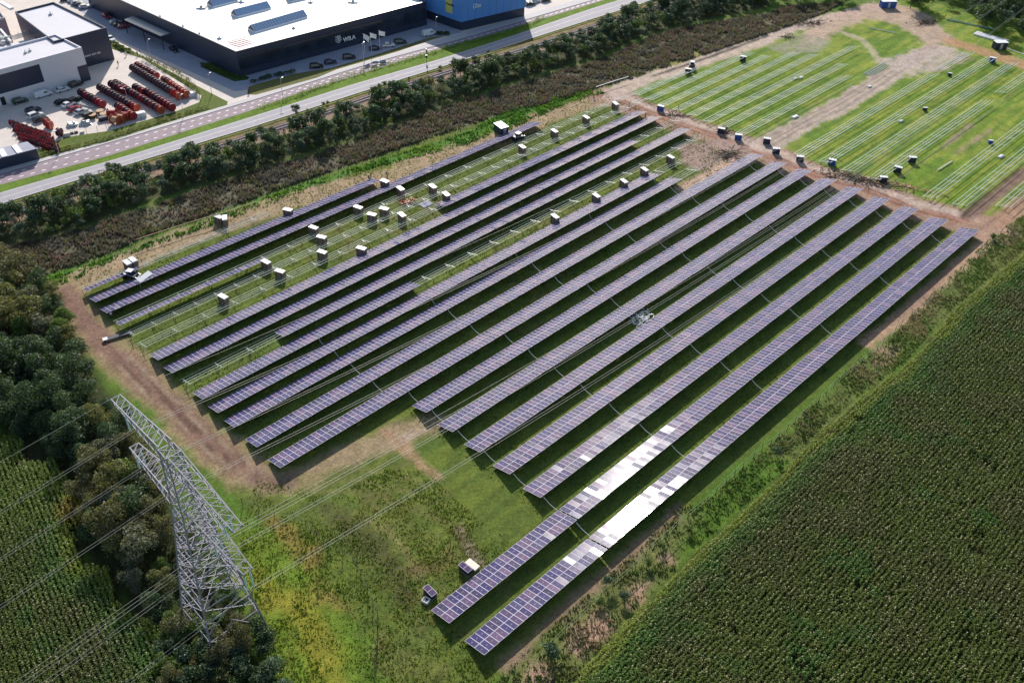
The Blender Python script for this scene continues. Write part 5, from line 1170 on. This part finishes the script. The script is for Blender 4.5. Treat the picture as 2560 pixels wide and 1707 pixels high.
# ------------------------------------------------------------------ people
def person_proto(shirt, bend=0.0):
    pts = {'pel': (0, 0, .95), 'ch': (0, .02, 1.3), 'nk': (0, .03, 1.5), 'hd': (0, .05, 1.62), 'tp': (0, .05, 1.76), 'sl': (.19, .02, 1.42), 'el': (.27, .05, 1.15), 'hl': (.24, .22, .95), 'sr': (-.19, .02, 1.42), 'er': (-.27, .05, 1.15), 'hr': (-.22, .25, 1.0),
           'kl': (.12, .06, .5), 'fl': (.13, -.02, .07), 'tl': (.13, .16, .04), 'kr': (-.12, .02, .5), 'fr': (-.13, -.08, .07), 'tr': (-.13, .10, .04), 'pl': (.1, 0, .9), 'pr': (-.1, 0, .9)}
    rad = {'pel': .15, 'ch': .17, 'nk': .06, 'hd': .10, 'tp': .07, 'sl': .07, 'el': .05, 'hl': .04, 'sr': .07, 'er': .05, 'hr': .04, 'kl': .07, 'fl': .05, 'tl': .04, 'kr': .07, 'fr': .05, 'tr': .04, 'pl': .1, 'pr': .1}
    ed = [('pel', 'ch'), ('ch', 'nk'), ('nk', 'hd'), ('hd', 'tp'), ('ch', 'sl'), ('sl', 'el'), ('el', 'hl'), ('ch', 'sr'), ('sr', 'er'), ('er', 'hr'), ('pel', 'pl'), ('pl', 'kl'), ('kl', 'fl'), ('fl', 'tl'), ('pel', 'pr'), ('pr', 'kr'), ('kr', 'fr'), ('fr', 'tr')]
    def bn(p):
        x, y, z = p
        if z > .95 and bend: a = bend; dz = z-.95; return (x, y+dz*math.sin(a), .95+dz*math.cos(a))
        return p
    names = list(pts); me = bpy.data.meshes.new('person'); me.from_pydata([bn(pts[n]) for n in names], [(names.index(a), names.index(c)) for a, c in ed], [])
    o = bpy.data.objects.new('person', me); COL.objects.link(o); sk = o.modifiers.new('s', 'SKIN'); o.modifiers.new('d', 'SUBSURF').levels = 1
    for i, n in enumerate(names): me.skin_vertices[0].data[i].radius = (rad[n], rad[n])
    me.skin_vertices[0].data[0].use_root = True
    bpy.context.view_layer.update(); m2 = bpy.data.meshes.new_from_object(o.evaluated_get(bpy.context.evaluated_depsgraph_get())); bpy.data.objects.remove(o)
    m2.name = 'person'; m2.materials.clear()
    for m in (shirt, MAT['trouser'], MAT['skin'], MAT['hair']): m2.materials.append(m)
    for p in m2.polygons:
        c = p.center; z = c.z
        p.material_index = 3 if z > 1.66 else 2 if z > 1.5 else 1 if (z < .95 and abs(c.x) < .2) else 2 if (z < 1.02 and abs(c.x) > .19) else 0
        p.use_smooth = True
    return m2
PM = [person_proto(MAT['hivis']), person_proto(MAT['white']), person_proto(MAT['darkcover'], .5), person_proto(MAT['darkcover'])]
for o_, x, y, k_, rot, lab in ((M_,1040,90,3,.5,'person in dark clothes at the far end of the fence-side row, left of two'), (M_,1055,62,0,2.5,'person in yellow workwear beside a colleague at the row end'), (M_,1207,58,2,1.2,'person in dark clothes bending beside a crate at the row end'),
        ((0,427),1030,1350,1,.9,'person in white top at the near end of the half-filled rack, left of two'), ((0,427),1058,1330,3,-.6,'person in dark clothes at the near end of the half-filled rack, right of two'), ((1280,0),750,905,0,0,'person in yellow workwear standing by the fence near the track corner'), ((1280,0),1072,985,3,1,'person in dark clothes standing on the track above the racks'),
        ((1280,0),1527,1010,0,2,'person in yellow workwear on the grass of the far left plot'), ((0,0),1088,605,3,0,'person in dark clothes walking across the paved yard'), ((0,0),1266,515,3,1,'person in dark clothes at the yard entrance, left of two'), ((0,0),1290,500,3,2,'person in dark clothes at the yard entrance, right of two'),
        ((0,0),1160,515,1,0,'person in light top among bicycles at the yard entrance'), ((0,0),2285,860,3,0,'person in dark clothes at the side road corner'), ((1280,0),1225,1085,3,1,'person in dark clothes at the far end of two pale rows')):
    g = G(*T(*o_, [(x, y)])[0]); o = mesh_obj('person', PM[k_], None, (g[0], g[1], 0), rot); tag(o, lab, 'person')

# ------------------------------------------------------------------ vehicles
def car_proto(paint, kind='car'):
    o = empty('parked_car', (0, 0, 0))
    L_, Wd, H = {'car': (4.4, 1.8, 1.48), 'van': (5.3, 2.0, 2.1), 'mpv': (4.6, 1.85, 1.7)}[kind]
    hl = L_/2
    if kind == 'van': prof = [(-hl, .35), (-hl, 1.9), (-hl+.15, H), (hl-1.5, H), (hl-.75, 1.25), (hl-.05, 1.05), (hl, .4)]; g0 = 3
    elif kind == 'mpv': prof = [(-hl, .35), (-hl, .95), (-hl+.35, H-.05), (-hl+.6, H), (hl-2.0, H), (hl-1.05, 1.0), (hl-.1, .85), (hl, .38)]; g0 = 4
    else: prof = [(-hl, .35), (-hl+.02, .9), (-hl+.25, .98), (-hl+.95, H-.03), (-hl+1.4, H), (hl-2.1, H-.04), (hl-1.25, .95), (hl-.15, .78), (hl, .4)]; g0 = 5
    n = len(prof); b = MB()
    def wd(z): return Wd/2 if z < 1.0 else Wd/2-(z-1.0)*.28
    Lp = [(x, -wd(z), z) for x, z in prof]; Rp = [(x, wd(z), z) for x, z in prof]
    b.add(Lp+Rp, [(i, i+1, n+i+1, n+i) for i in range(n-1)]+[(n-1, 0, n, 2*n-1)]+[tuple(range(n-1, -1, -1)), tuple(range(n, 2*n))])
    me = b.mesh('body', paint); fix_up(me); mesh_obj('body', me, o)
    b = MB(); e = .012
    def pane(i, j, t0, t1):
        a = Vector((prof[i][0], 0, prof[i][1])); c = Vector((prof[j][0], 0, prof[j][1])); p = a.lerp(c, t0); q = a.lerp(c, t1); nrm = Vector((-(c-a).z, 0, (c-a).x)).normalized()*e
        if nrm.z < 0: nrm = -nrm
        w0 = wd(p.z)-.1; w1 = wd(q.z)-.1; p = p+nrm; q = q+nrm
        b.add([(p.x, -w0, p.z), (p.x, w0, p.z), (q.x, w1, q.z), (q.x, -w1, q.z)], [(0, 1, 2, 3)])
    pane(g0, g0+1, .08, .92)
    if kind != 'van': pane(2 if kind == 'car' else 1, 3 if kind == 'car' else 2, .1, .9)
    for s in (-1, 1):
        z0, z1 = (1.0, H-.16) if kind != 'van' else (1.2, 1.75)
        x0 = -hl+(.75 if kind == 'car' else .5); x1 = hl-(1.7 if kind == 'car' else 1.45)
        if kind == 'van': x0 = hl-2.6; x1 = hl-1.35
        b.add([(x0, s*(wd(z0)+e), z0), (x1+.3, s*(wd(z0)+e), z0), (x1-.25, s*(wd(z1)+e), z1), (x0+.25, s*(wd(z1)+e), z1)], [(0, 1, 2, 3)])
    b.build('windows', MAT['glass'], o)
    for x in (-hl+.85, hl-.85):
        for s in (-1, 1):
            b = MB(); b.bar((x, s*(Wd/2-.2), .33), (x, s*(Wd/2+.01), .33), .33, 12, 0); b.bar((x, s*(Wd/2+.01), .33), (x, s*(Wd/2+.02), .33), .18, 8, 1); b.build('wheel', [MAT['rubber'], MAT['steel']], o)
    for s in (-1, 1):
        b = MB(); b.box(hl-.06, hl+.012, s*(Wd/2-.3)-.16, s*(Wd/2-.3)+.16, .62, .76); b.build('headlight', MAT['white'], o)
    return o
def paint(name, c): return mat(name, c, .22, .0, .6)
PAINT = {'black': paint('black_car_paint', (.012, .013, .018)), 'white': paint('white_car_paint', (.75, .76, .8)), 'silver': paint('silver_car_paint', (.42, .44, .48)), 'red': paint('red_car_paint', (.30, .012, .03)), 'blue': paint('dark_blue_car_paint', (.02, .03, .07)), 'green': paint('dark_green_car_paint', (.02, .04, .03))}
CARS = {}
def car(o_, x, y, col, rot, label, kind='car', group=None, s=1.0):
    key = (col, kind)
    if key not in CARS: o = CARS[key] = car_proto(PAINT[col], kind)
    else: o = copy_tree(CARS[key])
    g = G(*T(*o_, [(x, y)])[0]); o.location = (g[0], g[1], 0); o.rotation_euler = (0, 0, PSI+rot); o.scale = (s, s, s); o.name = 'parked_van' if kind == 'van' else 'parked_car'
    tag(o, label, 'van' if kind == 'van' else 'car', group)
F_ = 'cars parked before the dark factory'
for x, y, c_, lab, k_ in ((555, 625, 'black', 'black car first from the left before the factory', 'mpv'), (685, 585, 'blue', 'dark car second from the left before the factory', 'car'), (855, 540, 'black', 'black car third from the left before the factory', 'mpv'), (1095, 460, 'blue', 'dark blue car behind the flagpoles', 'car'), (1220, 430, 'white', 'white car fifth from the left before the factory', 'car'), (1325, 402, 'green', 'dark green car right of the white one before the factory', 'mpv')):
    car((640,0), x, y, c_, -.55, lab, k_, F_)
car((640,0), 1590, 325, 'white', -.2, 'white van with open side at the right end of the factory parking', 'van')
Y0 = (0, 0)
for x, y, c_, rot, lab, k_ in ((190, 945, 'green', .0, 'dark green car beside the door of the white hall', 'mpv'), (400, 885, 'white', .0, 'white van parked along the white hall', 'van'), (580, 838, 'white', .0, 'small white car right of the white van', 'car'), (700, 790, 'black', .1, 'dark car at the right end of the white hall', 'mpv'),
        (310, 1030, 'blue', .1, 'dark blue car above the white pickup by the drum heap', 'mpv'), (330, 1075, 'white', .1, 'white vehicle with pale roof above the drum heap', 'mpv'), (375, 1110, 'black', .1, 'black car touching the drum heap', 'car'), (570, 950, 'black', .2, 'black car at the back of the middle car cluster', 'car'), (635, 975, 'white', .2, 'white car in the middle car cluster', 'car'),
        (690, 1015, 'red', .2, 'dark red car in the middle car cluster', 'car'), (750, 1040, 'silver', .25, 'silver car at the front of the middle car cluster', 'car'), (690, 940, 'black', .2, 'black car behind the dark red one', 'mpv'), (830, 1075, 'green', .2, 'dark car between the cluster and the plywood reels', 'mpv'),
        (1600, 470, 'black', -1.6, 'black car parked against the factory side wall', 'car'), (980, 165, 'red', -1.6, 'red car parked below the lamp on the side road', 'mpv'), (1065, 222, 'silver', -.3, 'silver car first below the canopy', 'car'), (1100, 240, 'black', -.3, 'black car second below the canopy', 'car'), (1138, 258, 'red', -.3, 'dark red car third below the canopy', 'car'), (1020, 372, 'white', -1.6, 'white car at the corner of the black hall', 'car'),
        (680, 18, 'white', -.3, 'white car first at the upper parking', 'car'), (712, 42, 'silver', -.3, 'silver car second at the upper parking', 'car'), (745, 55, 'blue', -.3, 'dark car third at the upper parking', 'car'), (785, 75, 'white', -.3, 'white car fourth at the upper parking', 'car'), (610, 8, 'black', -.3, 'black car at the far end of the upper parking', 'car')):
    car(Y0, x, y, c_, rot, lab, k_, 'cars in the drum yard and side road')
for x, y, c_, lab in ((165, 50, 'black', 'dark car first beside the blue building'), (215, 22, 'white', 'white car second beside the blue building'), (310, 15, 'black', 'dark car third beside the blue building')): car((1280,0), x, y, c_, -.3, lab, 'car', 'cars beside the blue building')
# compact loaders with a forked boom
def loader(o_, x, y, rot, label, roof='white', body='darkcover'):
    g = G(*T(*o_, [(x, y)])[0]); o = empty('compact_loader', (g[0], g[1], 0), rot, label, 'loader'); b = MB(); b.box(-1.9, 1.5, -.75, .75, .55, 1.25); b.box(-1.9, -.9, -.7, .7, 1.25, 1.65); me = b.mesh('body', MAT[body]); mesh_obj('body', me, o)
    b = MB(); b.box(-.6, .7, -.62, .62, 1.25, 2.2); b.build('cab', MAT['glass'], o); b = MB(); b.box(-.7, .8, -.7, .7, 2.2, 2.32); b.build('roof', MAT[roof], o)
    for xx in (-1.2, 1.0):
        for s in (-1, 1): b = MB(); b.bar((xx, s*.6, .5), (xx, s*.95, .5), .5, 12); b.build('wheel', MAT['rubber'], o)
    b = MB(); b.bar((-1.2, .85, 1.7), (2.1, .85, .9), .1); b.bar((-1.2, -.85, 1.7), (2.1, -.85, .9), .1); b.bar((2.1, -.9, .9), (2.1, .9, .9), .1); b.bar((2.1, -.5, .3), (3.3, -.5, .25), .06); b.bar((2.1, .5, .3), (3.3, .5, .25), .06); b.bar((2.1, -.5, .9), (2.1, -.5, .3), .06); b.bar((2.1, .5, .9), (2.1, .5, .3), .06); b.build('boom', MAT['steel'], o)
loader((0,427), 1210, 985, -.2, 'dark compact loader with white roof working beside the corner row', 'white')
loader((1280,0), 55, 1285, PSI, 'dark purple loader with white roof at the shaded row end', 'white')
loader((1280,0), 1650, 625, 1.3, 'dark loader with white cab roof beside a crate at the far plot edge', 'white')
boxy('equipment_trailer', (640,0), 2250, 1150, 2.6, 4.2, 2.3, 'darkcover', 'white', 'white-roofed dark trailer on the path near the end of the second row', 'trailer', PSI-.2)
# large tilted sheet reflecting the sun beside the first loader
g = G(*T(0,427,[(1325,965)])[0], 2.0); b = MB(); b.add([(-2, -.6, 1.6), (2, -.6, 1.6), (2, .6, 2.1), (-2, .6, 2.1), (-2, -.6, 1.55), (2, -.6, 1.55), (2, .6, 2.05), (-2, .6, 2.05)], [(0, 1, 2, 3), (7, 6, 5, 4), (0, 4, 5, 1), (1, 5, 6, 2), (2, 6, 7, 3), (3, 7, 4, 0)]); b.bar((-1.8, 0, 0), (-1.8, 0, 1.8), .05); b.bar((1.8, 0, 0), (1.8, 0, 1.8), .05)
o = b.build('raised_sheet', MAT['white'], None, (g[0], g[1], 0), PSI+.35); tag(o, 'raised white sheet shining in the sun beside the corner loader', 'sheet')

# ------------------------------------------------------------------ cable drums
def drum_mesh(R, w, flange, core, n=16, cab=True):
    b = MB()
    for s in (-1, 1):
        x0 = s*w/2; x1 = s*(w/2-.10); b.bar((min(x0, x1), 0, R), (max(x0, x1), 0, R), R, n, 0)
    b.bar((-w/2+.1, 0, R), (w/2-.1, 0, R), R*(.80 if cab else .5), n, 1)
    b.bar((-w/2-.05, 0, R), (w/2+.05, 0, R), R*.13, 6, 2)
    return b.mesh('cable_drum', [flange, core, MAT['black']])
DM = {k_: drum_mesh(1.25, 1.15, MAT[f], MAT[c_]) for k_, f, c_ in (('d', 'drum_dark', 'cable'), ('r', 'drum_red', 'drum_dark'), ('o', 'drum_orange', 'drum_red'), ('k', 'drum_dark', 'drum_dark'), ('b', 'drum_red', 'drum_red'))}
SMD = drum_mesh(.80, .95, MAT['drum_red'], MAT['cable'], 12, False); SMD2 = drum_mesh(.80, .95, MAT['drum_dark'], MAT['cable'], 12, False)
COLN = {'d': 'dark red', 'r': 'red', 'o': 'orange red', 'k': 'dark', 'b': 'bright red'}
ndr = 0
def drum_row(p0, p1, n, seq, nm, s=1.0):
    global ndr
    a = Vector(G(*T(0,0,[p0])[0], 1.25*s)); c_ = Vector(G(*T(0,0,[p1])[0], 1.25*s)); d = c_-a; ang = math.atan2(d.y, d.x); step = d.length/max(1, n-1)
    for i in range(n):
        q = a+d*(i/max(1, n-1)); k_ = seq[i % len(seq)]
        o = mesh_obj('cable_drum', DM[k_], None, (q.x, q.y, 0), ang+random.gauss(0, .05)); o.scale = (min(1.3, step/1.17), s, s*random.uniform(.94, 1.03))
        pos = 'ending' if i == n-1 else ('starting' if i == 0 else 'inside')
        tag(o, '%s cable drum %s the %s' % (COLN[k_], pos, nm), 'cable drum', 'cable drums lined up in rows'); ndr += 1
drum_row((752, 852), (932, 952), 7, 'dkrddbb', 'leftmost drum row')
drum_row((925, 805), (1245, 985), 13, 'dddkddddkddro', 'second drum row, mostly dark')
drum_row((1030, 775), (1135, 830), 4, 'kdrr', 'third drum row, its upper part')
drum_row((1068, 765), (1470, 1005), 15, 'dkdrkdrdrrdkrdo', 'third drum row, the longest mixed one')
drum_row((1250, 805), (1315, 842), 3, 'ddb', 'short run above the fourth drum row')
drum_row((1355, 845), (1572, 982), 9, 'ddrddrrrr', 'fourth drum row')
drum_row((1225, 625), (1590, 845), 17, 'd', 'long dark drum row at the back')
drum_row((1590, 850), (1635, 880), 2, 'bo', 'near end of the long dark back row')
drum_row((1268, 605), (1425, 690), 7, 'rrkrdrr', 'short red drum row at the far back')
drum_row((1512, 735), (1705, 862), 8, 'odoooroo', 'orange red row by the hedge')
drum_row((1090, 975), (1215, 1060), 6, 'drbdbb', 'bright red row beside the loose reels')
r = random.Random(4); base = [(110, 1150), (175, 1285), (560, 1250), (520, 1150)]
for j in range(5):
    for i in range(9):
        x = 105+i*42+j*22+(8 if j % 2 else 0); y = 1125+j*36+i*14+r.uniform(-3, 3)
        if x > 560: continue
        g = G(*T(0,0,[(x, y)])[0], .8); lv = 0 if r.random() < .55 else 1
        o = mesh_obj('cable_drum', SMD if r.random() < .75 else SMD2, None, (g[0], g[1], 0), PSI-1.0+r.gauss(0, .12)); tag(o, 'small red and black drum in the tight heap beside the flat shed', 'cable drum', 'small drums in the tight heap')
for x, y in ((430, 1125), (455, 1150), (545, 1215)):
    g = G(*T(0,0,[(x, y)])[0], 1.2); o = mesh_obj('cable_drum', DM['o' if x < 500 else 'k'], None, (g[0], g[1], 0), PSI-.9); tag(o, 'larger orange red drum at the upper edge of the drum heap' if x < 500 else 'large black drum at the right end of the drum heap', 'cable drum', 'larger drums at the heap edge')
for i, (x, y, w_) in enumerate(((845, 1050, 'left'), (915, 1012, 'upper'), (948, 1040, 'right'))):
    g = G(*T(0,0,[(x, y)])[0], 1.3); e = empty('plywood_reel', (g[0], g[1], 0), 0, 'plywood reel lying flat, %s one of the three' % w_, 'reel', 'plywood reels lying flat')
    b = MB(); b.bar((0, 0, 1.15), (0, 0, 1.25), 1.15, 18); b.bar((0, 0, 0), (0, 0, .1), 1.15, 18); b.build('flange', MAT['tan'], e); b = MB(); b.bar((0, 0, .1), (0, 0, 1.15), .7, 14); b.build('core', MAT['bark'], e)
for i, (x, y, t, w_) in enumerate(((1030, 1045, .5, 'upright leftmost'), (1060, 1105, .1, 'largest, nearest the fence'), (1110, 1085, .2, 'middle'), (1150, 1065, .3, 'rightmost'))):
    g = G(*T(0,0,[(x, y)])[0], 1.2); e = empty('open_reel', (g[0], g[1], 0), PSI-1.2+t, 'loose orange reel, %s of the four' % w_, 'reel', 'loose orange reels by the fence')
    b = MB()
    for s_ in (-1, 1): b.bar((s_*1.2, 0, 1.4), (s_*1.3, 0, 1.4), 1.4, 16)
    b.build('flange', MAT['drum_orange'], e); b = MB(); b.bar((-1.2, 0, 1.4), (1.2, 0, 1.4), .95, 14); b.build('core', MAT['tan'] if i in (1, 2) else MAT['drum_red'], e)
# scrap, ladder frames and boxes of the yard
g = G(*T(0,0,[(755, 935)])[0], .5); b = MB()
for k_ in range(5): b.box(-5.5, 5.5, -1.4+k_*.6, -1.15+k_*.6, .2, .4)
for k_ in range(12): b.box(-5.4+k_, -5.3+k_, -1.4, 1.2, .4, .5)
o = b.build('frame_stack', MAT['steel'], None, (g[0], g[1], 0), PSI-1.2); tag(o, 'stack of grey metal ladder frames beside the leftmost drum row', 'frame stack')
for x, y, sx, lab in ((665, 1155, 3.2, 'crumpled silver scrap heap, left of two at the fence'), (790, 1140, 3.6, 'crumpled silver scrap heap, right of two at the fence')):
    g = G(*T(0,0,[(x, y)])[0]); bm = bmesh.new(); bmesh.ops.create_icosphere(bm, subdivisions=3, radius=1)
    rr = random.Random(int(x))
    for v in bm.verts: v.co = Vector((v.co.x*sx*.5, v.co.y*1.3, max(0, v.co.z)*1.1))*(1+rr.uniform(-.25, .3))
    me = bpy.data.meshes.new('scrap_heap'); bm.to_mesh(me); bm.free(); me.materials.append(MAT['steel']); o = mesh_obj('scrap_heap', me, None, (g[0], g[1], 0), .4); tag(o, lab, 'scrap heap')
for x, y, s, m, lab in ((1295, 1070, 1.5, 'white', 'white and grey crate stack beside the bright red drums'), (950, 1105, 1.3, 'darkcover', 'dark skip with pale rim beside the loose reels'), (615, 1245, .9, 'cream', 'cream slab on the verge below the drum heap'), (660, 1230, .5, 'bark', 'small brown box below the silver scrap'), (700, 1222, .5, 'bark', 'second small brown box below the silver scrap'), (755, 1222, .6, 'cream', 'small pale slab below the silver scrap'), (1770, 880, 1.3, 'white', 'white beam frame at the fence corner of the yard'), (1290, 40, .4, 'white', 'x')):
    if lab == 'x': continue
    g = G(*T(0,0,[(x, y)])[0]); b = MB(); b.box(-s, s, -s*.6, s*.6, 0, s*.8); b.box(-s*.8, s*.8, -s*.5, s*.5, s*.8, s*.95); b.box(-s*1.05, s*1.05, -s*.66, -s*.62, s*.3, s*.9); o = b.build('yard_box', MAT[m], None, (g[0], g[1], 0), PSI-.2); tag(o, lab, 'box')
for i, (x, y) in enumerate(((1150, 490), (1175, 495), (1200, 500), (1222, 500))):
    g = G(*T(0,0,[(x, y)])[0]); b = MB()
    for s_ in (-.52, .52):
        for k_ in range(12): a = k_/12*6.283; c_ = (k_+1)/12*6.283; b.bar((s_+.33*math.cos(a), 0, .34+.33*math.sin(a)), (s_+.33*math.cos(c_), 0, .34+.33*math.sin(c_)), .03, 3)
    b.bar((-.52, 0, .34), (-.1, 0, .8), .03); b.bar((-.1, 0, .8), (.4, 0, .85), .03); b.bar((.4, 0, .95), (.52, 0, .34), .03); b.bar((-.1, 0, .3), (-.15, 0, .95), .03); b.bar((-.1, 0, .3), (.4, 0, .8), .03)
    o = b.build('bicycle', MAT['black'], None, (g[0], g[1], 0), 1.2+i*.1); tag(o, 'dark bicycle parked at the yard entrance beside the clipped hedge', 'bicycle', 'bicycles at the yard entrance')
for x, y, lab in ((1095, 575, 'left'), (1160, 570, 'right')):
    g = G(*T(640,0,[(x, y)])[0]); b = MB(); b.prism([(-1.3, -.25), (1.3, -.35), (1.1, .4), (-1.1, .3)], 0, .35); b.prism([(-.9, -.1), (.9, -.15), (.8, .2), (-.8, .15)], .35, .5); o = b.build('concrete_bench', MAT['kerb'], None, (g[0], g[1], 0), .3); tag(o, 'low stone bollard block on the service road, %s one of two' % lab, 'block')
